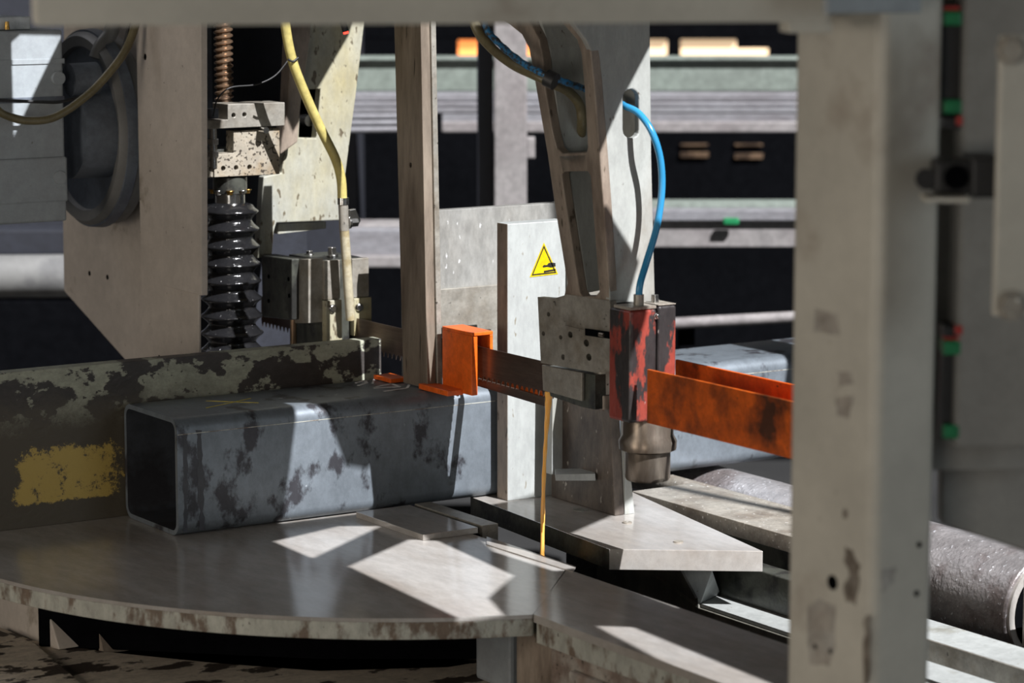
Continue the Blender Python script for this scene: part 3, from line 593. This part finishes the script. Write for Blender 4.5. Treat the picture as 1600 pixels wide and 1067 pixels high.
# ------------------------------------------------------------------ white plate with sign
wp = thing('warning_plate', V((2.70, 4.11, .9)), 'thick white painted upright plate carrying the yellow warning sign', 'plate')
c = az(793, 783, .9); YW = c.y; XW = c.x; print('white', XW, YW)
ztw = ay(793, 350, YW).z; print(ztw)
XWr = ay(870, 345, YW).x
box('plate', XW + .0, XWr + .02, YW, YW + .034, .9, ztw, 'white', wp, .0015)
LAST[0].data.materials.append(M['armedge'])
for p in LAST[0].data.polygons:
    if p.normal.x < -.9: p.material_index = 1  # left side coloured brown to paint its shade
prism('warning_sign', [PY([(850, 379), (828, 433), (872, 428)], YW - .0008)], (0, .0007, 0), 'yellow', wp, 0, label='yellow triangle hand crushing warning sign')
ws2 = LAST[0]
tri = PY([(850, 379), (828, 433), (872, 428)], YW - .0012); cen = sum(tri, V()) / 3
bm = bmesh.new(); add_prism(bm, [[cen + (p - cen) * .88 for p in tri], [cen + (p - cen) * .76 for p in reversed(tri)]], (0, .0003, 0)); link('sign_border', bm, 'signblack', ws2)
def pg(pts, Y): return PY(pts, Y)
bm = bmesh.new(); add_prism(bm, [pg([(848, 416), (850, 414), (855, 414), (857, 411), (862, 410), (868, 411), (868, 416), (861, 418), (855, 417), (849, 418)], YW - .0012)], (0, .0003, 0))
add_prism(bm, [pg([(850, 423), (868, 420), (868, 423), (850, 426)], YW - .0012)], (0, .0003, 0)); link('hand_symbol', bm, 'signblack', ws2)
# strip plate right of sign, behind arm
box('side_strip', XWr + .021, XWr + .05, YW - .02, YW + .03, .9, ay(880, 350, YW).z, 'white', wp, .0015)
# ------------------------------------------------------------------ right guide arm
YR = 3.575
A1 = ay(952, 456, YR); B1 = ay(923, 80, YR); tdir = (A1 - B1).normalized(); nrm = tdir.cross(EY).normalized()
if nrm.x > 0: nrm = -nrm      # faces -X
def pa(pts): return [hit(x, y, A1, nrm) for x, y in pts]
print('arm corner', A1, B1)
ra = thing('right_guide_arm', V((A1.x + .05, 3.66, 1.30)), 'pale grey cast saw arm with two windows and a slot, blue hose passing through', 'saw arm')
outer = [(700, -60), (760, 20), (795, 38), (815, 54), (826, 75), (832, 105), (836, 130), (855, 240), (867, 325), (886, 442), (880, 466), (953, 470), (952, 456), (943, 319), (937, 240), (928, 127), (923, 80), (914, 62), (895, 40), (880, 18), (860, -60)]
win1 = [(800, -40), (825, 30), (842, 62), (849, 95), (852, 140), (862, 200), (870, 232), (878, 240), (916, 238), (918, 230), (913, 138), (908, 84), (901, 62), (880, 38), (850, -10), (840, -40)]
win2 = [(877, 272), (883, 268), (918, 268), (922, 274), (936, 456), (930, 463), (910, 463), (905, 456), (887, 340)]
prism('side_frame', [pa(outer), pa(win1), pa(win2)], -nrm * .016, 'armedge', ra, .002)
slot = []
for i in range(9): a = math.pi * i / 8; slot.append((986 - 12.5 * math.cos(a), 153 - 14 * math.sin(a)))
for i in range(9): a = math.pi * i / 8; slot.append((986 + 12.5 * math.cos(a), 203 + 13 * math.sin(a)))
XR1 = ay(1020, 456, YR).x
fy = [(890, -60), (896, 38), (915, 62), (924, 80), (929, 127), (938, 240), (944, 319), (953, 470), (1024, 476), (1018, 240), (1015, -60)]
prism('front_face', [PY(fy, YR), PY(slot, YR)], (0, .012, 0), 'arm', ra, .002)
bm = bmesh.new(); Yb_ = 3.80
wb = [hit(x, y, A1 - nrm * .10, nrm) for x, y in ((1000, -60), (1010, 470), (935, 440), (905, 250), (868, 60), (845, -60))]
add_prism(bm, [wb], -nrm * .01); link('far_web', bm, 'arm', ra, .001)
# inclined back wall between the side frame's left flange and the web
L_ = pa([(806, -50), (847, 80), (853, 130), (866, 235), (886, 330), (906, 460)])
bm = bmesh.new()
vs = [bm.verts.new(p - nrm * .016) for p in L_] ; v2 = [bm.verts.new(p - nrm * .10) for p in L_]
v3 = [bm.verts.new(p - nrm * .10 + EY * .008) for p in L_]; v4 = [bm.verts.new(p - nrm * .016 + EY * .008) for p in L_]
for i in range(len(L_) - 1):
    for q, w_ in ((vs, v2), (v2, v3), (v3, v4), (v4, vs)): bm.faces.new((q[i], q[i + 1], w_[i + 1], w_[i]))
bm.faces.new((vs[0], v2[0], v3[0], v4[0])); bm.faces.new((vs[-1], v4[-1], v3[-1], v2[-1])); link('rear_wall', bm, 'arm', ra, 0)
cr = pa([(872, 243), (916, 241), (918, 266), (878, 268)])
prism('cross_rib', [cr], -nrm * .09, 'arm', ra, .003)
# guide block
rg = thing('right_blade_guide', V((2.54, 3.67, 1.14)), 'grey steel guide block full of bolt holes at the foot of right arm', 'blade guide')
XQ = 2.500
mainb = [(840, 464), (866, 466), (880, 462), (885, 460), (953, 470), (956, 520), (932, 516), (930, 524), (957, 529), (957, 580), (930, 582), (845, 567)]
hl = [(857, 491, 3.5), (849, 521, 3.5), (876, 527, 3.5), (891, 523, 5), (916, 536, 5.5), (845, 550, 4), (880, 558, 4.5), (920, 558, 5.5)]
prism('guide_body', [PX(mainb, XQ)] + [circ(ax(x, y, XQ), rr / 950, EY * 1.3, EZ, 14) for x, y, rr in hl if x > 846], (.012, 0, 0), 'block', rg, .0012)
prism('body_core', [PX([(842, 468), (950, 474), (953, 576), (846, 564)], XQ + .0125)], (.10, 0, 0), 'block', rg, .002)
LAST[0].data.materials[0] = M['darkblock']
prism('clamp_plate', [PX([(882, 508), (930, 520), (957, 531), (957, 579), (882, 565)], XQ - .003)] + [circ(ax(x, y, XQ - .003), rr / 950, EY * 1.3, EZ, 14) for x, y, rr in ((891, 523, 5), (916, 536, 5.5), (920, 558, 5.5))], (.0029, 0, 0), 'block', rg, .0008)
prism('notch_shade', [PX([(914, 513), (956, 519), (956, 530), (914, 524)], XQ - .0036)], (.0005, 0, 0), 'void', rg, 0)  # dark sheet stands in for the shade inside the notch
c = ax(944, 524, XQ - .004); cyl('slot_pin', c, c + EY * .012, .0035, 'nozzle', rg, n=10)
prism('lower_pad', [PX([(846, 570), (909, 582), (909, 627), (848, 610)], XQ + .005)], (.006, 0, 0), 'block', rg, .0015)
prism('pad_core', [PX([(909, 582), (930, 586), (930, 640), (909, 636), (860, 619), (850, 572)], XQ + .0115)], (.09, 0, 0), 'darkblock', rg, .0015)
c = ax(945, 570, XQ + .04); cyl('clamp_pin', c - EZ * .045, c, .017, 'block', rg, n=28); cyl('pin_head', c - EZ * .068, c - EZ * .046, .021, 'chrome', rg, n=28)
LAST[0].data.materials[0] = M['nozzle']
# front face of the guide block (-Y)
# red block with nozzle
YRd = 3.50; xl = ay(985, 480, YRd).x
rb = thing('red_nozzle_block', V((2.60, 3.53, 1.02)), 'worn red steel block with round metal nozzle below the blue hose', 'nozzle block')
zr1 = ay(985, 486, YRd).z; zr0 = ay(985, 662, YRd).z
xa_ = xl; xb_ = ay(1027, 486, YRd).x; xc_ = ay(1031, 486, YRd).x; xd_ = ay(1060, 486, YRd).x
def rounded_col(name, x0, x1, y0, y1, z0, z1, m, bev):
    o = box(name, x0, x1, y0, y1, z0, z1, m, rb, bev); o.modifiers[0].segments = 4; return o
rounded_col('channel_left', xa_, xb_, YRd, YRd + .058, zr0 + .0, zr1, 'redpaint', .005)
rounded_col('channel_right', xc_, xd_, YRd + .004, YRd + .05, ay(1045, 590, YRd).z, zr1 + .003, 'redpaint', .005)
box('back_web', xa_ + .01, xd_ - .005, YRd + .03, YRd + .058, ay(1045, 585, YRd).z, zr1 - .003, 'darkblock', rb, .001)
for nm, x0_, x1_, y0_ in (('top_lip', xa_ + .001, xb_ - .001, YRd + .001), ('top_lip', xc_ + .001, xd_ - .001, YRd + .005)):
    box(nm, x0_, x1_, y0_, y0_ + .045, zr1 + .0005 + (.003 if x0_ > xb_ else 0), zr1 + .005, 'rail', rb, .0006)
cN = ay(1012, 700, YRd + .036)
zs = [ay(1012, y, YRd + .03).z for y in (655, 675, 700, 706, 750)]
lathe('nozzle', (cN.x, cN.y, 0), [(.034, zs[0] + .01), (.040, zs[0] - .006), (.040, zs[1] - .004), (.0455, zs[1] - .014), (.0445, zs[2] - .002), (.0355, zs[3]), (.0355, zs[4] + .004), (.033, zs[4]), (.02, zs[4])][::-1], 'nozzle', rb, n=40)
c = ay(1012, 668, YRd - .01); c = ay(998, 474, YRd + .02); cyl('hose_fitting', c - EZ * .006, c + EZ * .014, .008, 'brass', rb, n=12); LAST[0].data.materials[0] = M['block']
c = ay(1023, 470, YRd + .03); hexbolt('bolt', c - EZ * .01, EZ, .007, .02, 'chrome', rb); c = ay(1026, 494, YRd); hexbolt('bolt', c, -EY, .004, .006, 'chrome', rb)
# orange guard channel towards the front
oc = thing('orange_blade_guard', V((2.60, 3.3, 1.12)), 'long stained orange channel guard running from red block behind the post', 'guard')
XF1, XF2 = 2.500, 2.625
p1 = ax(1011, 577, XF1); zbt = ax(1012, 661, XF1).z; zt3 = p1.z; print('guard', p1, zbt)
prism('front_plate', [[p1, V((XF1, p1.y, zbt)), V((XF1, 3.0, zbt)), V((XF1, 3.0, zt3))]], (.005, 0, 0), 'orange', oc, .0008)
p2 = ax(1055, 558, XF2)
zt4 = ax(1140, 580, XF2).z
prism('rear_plate', [[V((XF2, p2.y, zt4)), V((XF2, p2.y, zt4 - .09)), V((XF2, 3.05, zt4 - .09)), V((XF2, 3.05, zt4))]], (.005, 0, 0), 'orange2', oc, .0008)
box('bottom_plate', XF1 + .005, XF2, 3.05, 3.40, zbt, zbt + .004, 'orange', oc, .0005)
# hoses at right arm
bh = hose('blue_air_hose', [ay(968, 158, YR + .06), ay(975, 165, YR + .012), ay(998, 177, YR - .02), ay(1019, 207, YR - .045), ay(1032, 250, YR - .05), ay(1034, 300, YR - .05), ay(1026, 355, YR - .05), ay(1010, 410, YR - .05), ay(1000, 445, YRd + .018), ay(998, 472, YRd + .02)], .0054, 'blue')
tag(bh, 'bright blue air hose curving from the arm slot to the red block', 'hose')
XH = 2.40
hbn = thing('hose_bundle', ax(800, 110, XH), 'olive and braided blue hoses tied together entering the right arm window', 'hose')
def hpts(pts, dx=0): return [hit(x, y, A1 + nrm * k, nrm) for x, y, k in pts]
hose('olive_hose', hpts([(728, -30, .06), (742, 38, .05), (765, 72, .045), (800, 100, .04), (835, 117, .035), (862, 130, .02), (888, 143, -.02), (906, 165, -.045), (909, 195, -.05), (905, 230, -.07)]), .0078, 'ohose', hbn)
hose('blue_hose', hpts([(748, -30, .075), (758, 38, .065), (780, 68, .06), (815, 97, .055), (850, 116, .05), (880, 127, .02), (912, 138, -.03), (935, 147, -.06), (975, 165, -.07)]), .0052, 'blue', hbn, rfun=lambda t: 1 + .12 * math.sin(t * 700))
bmh = LAST[0]; bmh.data.materials[0] = mat('braided_blue_hose', (.02, .16, .34), (.03, .03, .03), .45, 160, rough=.5)
c = hpts([(860, 124, .045)])[0]; e = hpts([(866, 127, .042)])[0]; cyl('tie_band', c - (e - c) * 1, e + (e - c) * .3, .0135, 'black', hbn, n=16)
LAST[0].scale = (1, 1, 1)
# coolant
cs = hose('coolant_stream', [ay(858, 612, 3.83), ay(856, 640, 3.83), ay(852, 700, 3.83), ay(849, 770, 3.83), ay(847, 875, 3.83)], .0047, 'coolant', rfun=lambda t: 1.45 - .9 * min(1, t * 2.2) + .25 * t + .08 * math.sin(t * 40))
tag(cs, 'thin orange stream of coolant falling from the guide block into the slot', 'coolant stream')
# ------------------------------------------------------------------ outfeed table with foot
bt = thing('outfeed_plate', V((2.7, 3.8, 0)), 'dark oiled steel outfeed plate with sawn diagonal front corner', 'plate')
pl = PZ([(735, 776), (952, 858), (1192, 861), (980, 765), (860, 700)], .9)
prism('plate', [pl], (0, 0, -.034), 'steel', bt, .0008)
LAST[0].data.materials.append(M['darkblock'])
for p in LAST[0].data.polygons:
    if p.normal.x < -.9: p.material_index = 1  # left side blackened: the missing light is put into its colour
c = az(907, 797, .9); cyl('inlaid_plug', c, c + EZ * .0008, .0125, 'cream', bt, n=28, label='round yellowed plug')
for q in ((980, 817), (1060, 847)): c = az(*q, .9); cyl('screw_head', c, c + EZ * .002, .008, 'rail', bt, n=16)
ft = thing('arm_foot', V((2.75, 3.95, .9)), 'tapered cast foot with small ledge standing on the outfeed plate', 'foot')
XFt = az(960, 787, .9).x; XFt = 2.735
pf = PX([(868, 560), (955, 560), (953, 640), (961, 786), (861, 772), (862, 640)], XFt); 
for i in (3, 4): pf[i].z = .9
prism('foot_side', [pf], (.02, 0, 0), 'foot', ft, .002)
YF2 = pf[3].y
prism('foot_front', [[V((XFt + .0205, YF2, .9)), V((ay(992, 790, YF2).x, YF2, .9)), ay(975, 640, YF2 + .01), ay(958, 560, YF2 + .01), V((XFt + .0205, YF2, 1.12))]], (0, .012, 0), 'white', ft, .001)
prism('lit_rib', [PY([(864, 560), (896, 560), (893, 742), (862, 742)], 4.05)], (0, .02, 0), 'white', ft, .002)  # white rib added to show the lit part of the foot's side
prism('ledge', [[ad(x, y, 4.79) for x, y in ((868, 741), (930, 740), (931, 751), (868, 751))]], d * .05, 'white', ft, .001)
# saw bed wall beneath outfeed plate and trough
sbm = thing('saw_bed', V((2.7, 3.6, 0)), 'dark wet saw bed wall below the outfeed plate', 'bed')
box('bed_wall', 2.79, 2.83, 3.42, 4.12, .2, .862, 'darkblock', sbm, .002)
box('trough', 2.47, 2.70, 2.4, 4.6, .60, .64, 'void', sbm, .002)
box('bed_side', 2.458, 2.47, 2.4, 4.12, .3, .85, 'armedge', sbm, .002)
# pale bracket: vertical fin and ledge
pb = thing('pale_ledge', V((2.76, 3.3, .8)), 'pale painted bent ledge below the diagonal plate corner', 'ledge')
zL = .80
k1, k2, k3, k4 = PZ([(1093, 943), (1124, 928), (1240, 961), (1240, 990)], zL); k4.x = k1.x = .5 * (k1.x + k4.x); k3.x = k2.x = k1.x + .068
prism('ledge_top', [[k1, k2, V((k2.x, 3.0, zL)), V((k1.x, 3.0, zL))]], (0, 0, -.006), 'white', pb, .0008)
prism('fin', [[k1, k2, az(1113, 891, .862), az(1065, 887, .862)]], (0, .006, -.003), 'white', pb, .0008)
low = [k1, az(1065, 887, .862), az(850, 850, .862), az(850, 990, .70), V((k1.x, 3.0, .70)), V((k1.x, 3.0, zL - .0062)), V((k1.x, k1.y - .002, zL - .0062))]
for q in low: q.x = k1.x - .001
prism('ledge_wall', [low], (-.004, 0, 0), 'ledgewall', pb, .0008)
print('ledge', k1, k2)
# ------------------------------------------------------------------ conveyor rails and rollers
cr_ = thing('rail_beam', V((2.95, 3.2, 0)), 'wet pale steel rail beam in front of the rollers, right of the foot', 'rail')
x0r = az(1000, 768, .9).x; x1r = az(1225, 797, .9).x; print('rail', x0r, x1r)
x0r = 2.885; x1r = 3.02
yrl = ax(1330, 850, 2.95).y
box('rail_top', x0r, x1r, yrl, 4.05, .872, .9, 'rail', cr_, .001); box('rail_web', x0r + .006, x1r - .01, yrl, 4.05, .60, .8715, 'darkblock', cr_, .002)
cr2 = thing('front_rail', V((2.9, 2.8, 0)), 'white painted lower frame rail at the bottom right', 'rail')
a = az(1455, 968, .8); b = az(1455, 1038, .8); print('fr', a, b)
box('upper_flange', a.x - .086, a.x, 1.5, 3.5, .79, .8, 'white', cr2, .001)
box('web', a.x - .090, a.x - .0865, 1.5, 3.5, .755, .80, 'block', cr2, .001)
box('lower_flange', a.x - .19, a.x - .0905, 1.5, 3.5, .745, .755, 'white', cr2, .001)
ro = []
def roller(name, X, Z, rad, y0, y1, lab, m='roller'):
    t = thing(name, V((X, (y0 + y1) / 2, Z - rad)), lab, 'roller', None)
    cyl('roller_shell', (X, y0, Z), (X, y1, Z), rad, m, t, n=72, bevel=.003)
    cyl('end_ring', (X, y0 - .006, Z), (X, y0 + .001, Z), rad * .93, 'steel', t, n=72); cyl('end_disc', (X, y0 - .008, Z), (X, y0 - .0062, Z), rad * .80, 'void', t, n=48)
    cyl('axle', (X, y0 - .06, Z), (X, y0 - .008, Z), .02, 'chrome', t, n=24); return t
yEnd = ay(1592, 900, 3.0)
roller('conveyor_roller', 3.17, .80, .092, ax(1588, 930, 3.17).y - .07, 4.5, 'large wet steel roller lying behind the rail beam, its end at the right edge')
tag(cyl('guide_bar', (3.050, ax(1330, 850, 3.05).y, .872), (3.050, 4.3, .872), .022, 'rail', n=32), 'slim brownish round bar between rail beam and large roller', 'bar')
# brighter bearing support by roller end
be = thing('bearing_block', V((3.1, 2.95, .7)), 'grey bearing block at the roller end on the right edge', 'bearing')
c = ax(1600, 930, 3.05); box('block', 3.0, 3.16, c.y - .09, c.y - .05, .6, .9, 'block', be, .003)
# ------------------------------------------------------------------ background: racks with stock, far machines
DB = 8.0
def bgthing(name, px, py, D, lab, cat, group=None): 
    p = ad(px, py, D); return thing(name, p, lab, cat, group)
t = bgthing('upper_rack_beam', 900, 140, DB, 'green grey horizontal rack beam highest in the background', 'beam')
rbox('beam', DB + .3, 540, 1300, 92, 143, .1, 'bggreen', t); rbox('flange', DB + .28, 540, 1300, 90, 95, .14, 'bggreen', t)
t = bgthing('steel_stock', 900, 165, DB, 'stack of flat steel bars lying on the second rack beam', 'steel bars', None)
for i, (a, b, c_, e) in enumerate(((540, 1300, 146, 158), (540, 1300, 160, 166), (540, 1300, 168, 176))): rbox('flat_bar', DB + .02 * (2 - i), a, c_ and 1300, c_, e, .1 + .02 * i, 'bgsteel', t, .003)
t = bgthing('tube_stock', 610, 200, DB, 'long bright round bars low on the left part of second rack', 'steel bars')
for i, (a, b) in enumerate(((178, 187), (188, 197), (198, 208))):
    p = ad(535, (a + b) / 2, DB - .06); q = ad(665, (a + b) / 2 - 1, DB - .06); cyl('round_bar', p, q, (b - a) / 2 / 555, 'bgsteel', t, n=16)
rbox('stand', DB - .06, 628, 650, 204, 947, .08, 'void', t)
t = bgthing('middle_rack_beam', 900, 205, DB, 'grey horizontal rack beam second from the top in the background', 'beam')
rbox('beam', DB, 690, 1300, 178, 204, .12, 'bgsteel', t); rbox('lower_lip', DB - .01, 690, 1300, 190, 207, .1, 'bgpost', t)
t = bgthing('lower_rack_beam', 1100, 380, DB, 'grey rack beam low in the background carrying a thin bar', 'beam')
rbox('beam', DB - .5, 1010, 1300, 345, 386, .12, 'bgpost', t); rbox('flat_bar', DB - .52, 1010, 1300, 328, 345, .14, 'bgsteel', t); rbox('top_edge', DB - .45, 1010, 1300, 317, 328, .1, 'bggreen', t)
t = bgthing('green_tag', 1142, 345, DB - .55, 'small green tag lying on the low rack beam', 'tag'); rbox('tag_plate', DB - .54, 1130, 1155, 341, 351, .015, 'green', t, .004)
t = bgthing('left_rack_beam', 580, 410, DB, 'grey steel beams low in background between pale hose and vertical bar', 'beam')
rbox('beam', DB - .6, 535, 640, 358, 400, .12, 'bgsteel', t); rbox('lower_lip', DB - .62, 535, 640, 400, 418, .14, 'bgpost', t); rbox('upper_plate', DB - .55, 535, 640, 350, 358, .12, 'bgpost', t)
t = bgthing('bottom_bar', 1150, 500, DB, 'faint dark grey pipe lowest in the background right of red block', 'pipe')
p = ad(1040, 506, DB - 1.2); q = ad(1300, 492, DB - 1.2); cyl('pipe', p, q, .014, 'bgpost', t, n=20)
rbox('pipe_support', DB - 1.17, 1060, 1080, 505, 1135, .05, 'void', t); rbox('pipe_support', DB - 1.17, 1260, 1280, 505, 1135, .05, 'void', t)
t = bgthing('rack_post', 795, 500, 7.4, 'grey vertical rack post seen between vertical bar and right arm', 'post')
rbox('front_post', 7.4, 772, 823, -60, 560, .12, 'bgpost', t); rbox('dark_post', 7.45, 745, 771, -60, 560, .10, 'bggreen', t); LAST[0].data.materials[0] = M['bgpanel']
rbox('bracket', 7.42, 823, 836, 215, 248, .05, 'bgpost', t)
# dark machine mass behind, with openings
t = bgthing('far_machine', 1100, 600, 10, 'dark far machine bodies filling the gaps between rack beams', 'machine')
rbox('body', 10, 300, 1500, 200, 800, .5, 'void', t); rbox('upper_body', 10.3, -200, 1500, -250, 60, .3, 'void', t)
for i, (x, y) in enumerate(((1085, 225), (1170, 225), (1085, 238), (1170, 240))):
    rbox('slat', 9.985, x - 22, x + 22, y, y + (3 if i < 2 else 8), .014, 'screw', t, .002)
for nm, x0_, x1_, y0_, y1_, mm in (('lit_opening', 716, 748, 63, 98, 'win_o'), ('lit_opening', 815, 832, 68, 92, 'win_o'), ('lit_opening', 1010, 1042, 62, 90, 'win_w'), ('lit_opening', 1064, 1150, 62, 90, 'win_w')):
    t = bgthing(nm, (x0_ + x1_) / 2, y1_, 12, 'x', 'window'); rbox('glow_panel', 12.0, x0_, x1_, y0_, y1_, .02, mm, t, 0); rbox('opening_frame', 11.97, x0_ - 4, x1_ + 4, y0_ - 5, y0_ - 1, .05, 'void', t, 0)
    t['label'] = {716: 'orange lit opening far back between vertical bar and rack post', 815: 'sliver of orange lit opening at left edge of right arm', 1010: 'narrow warm lit opening far back just right of arm', 1064: 'wide warm lit opening far back under the top beam'}[x0_]
    if x0_ == 1064: rbox('glow_panel', 12.0, 1150, 1200, 76, 90, .02, 'win_w', t, 0)
# left background
t = bgthing('left_background_pipe', 50, 430, 7.2, 'thick grey pipe low in the left background behind the column web', 'pipe')
p = ad(-60, 432, 7.2); q = ad(240, 430, 7.2); cyl('pipe', p, q, .055, 'pulley', t, n=32)
rbox('pipe_cradle', 7.3, -60, 110, 360, 398, .1, 'bgpanel', t)
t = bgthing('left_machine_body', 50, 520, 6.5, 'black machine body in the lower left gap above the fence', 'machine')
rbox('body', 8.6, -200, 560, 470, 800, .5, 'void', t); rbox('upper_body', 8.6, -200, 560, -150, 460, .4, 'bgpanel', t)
# ------------------------------------------------------------------ added canopy above (off frame), cut to shape sun and shade
cnp = thing('shadow_canopy', V((2.6, 2.3, ZC)), 'added unseen sheet canopy whose openings shape the sun patches on the saw, hung on rods', 'canopy')
big = [up_to(p) for p in pts_open]
holeC = [up_to(az(x, y, .9)) for x, y in ((932, 978), (990, 980), (1260, 1090), (1150, 1094))]
big = [up_to(p) for p in (az(1060, 950, .9), V((2.62, 3.2, .9)), V((2.62, 2.3, .9)), V((5.2, 2.3, .9)), V((5.2, 5.5, .9)), V((2.25, 5.5, .9)), az(450, 822, .9) + V((0, .02, 0)), az(590, 800, .9) + V((0, .0, 0)), az(690, 806, .9), az(745, 836, .9), az(772, 862, .9), az(868, 893, .9), az(900, 890, .9), az(940, 905, .9))]
outer = [V((-.6, .2, ZC)), V((3.6, .2, ZC)), V((3.6, 4.6, ZC)), V((-.6, 4.6, ZC))]
for l in (big,):
    for p in l: p.x = min(p.x, 3.5); p.y = max(p.y, .3)
holeD = [up_to(p) for p in PY([(20, 62), (34, 50), (100, 52), (62, 130), (24, 212)], 4.775)]
prism('shade_sheet', [[up_to(p) for p in PY([(420, 0), (560, 0), (545, 55), (490, 150), (440, 235), (425, 200)], 4.66)]], (0, 0, .003), 'panel', cnp, 0)  # added only to shade the left arm's upper part
prism('gobo_sheet', [outer, holeA, holeB, holeC, holeD, big], (0, 0, .004), 'panel', cnp, 0)
prism('shade_sheet', [[up_to(p) for p in PY([(740, -200), (1030, -200), (1030, 40), (1018, 68), (975, 150), (932, 250), (895, 240), (850, 100), (800, 60)], YR)]], (0, 0, .003), 'panel', cnp, 0)  # added only to shade the top of the right arm
prism('shade_sheet', [[up_to(p) for p in PZ([(762, 790), (872, 843), (900, 830), (992, 790), (972, 777), (862, 772)], .9)]], (0, 0, .003), 'panel', cnp, 0)  # added only to cast the shaded area on the outfeed plate
for (x, y) in ((-.5, .3), (3.5, .3), (3.5, 4.5), (-.5, 4.5)): box('hanger_rod', x - .012, x + .012, y - .012, y + .012, ZC, 6, 'frame', cnp, .003)
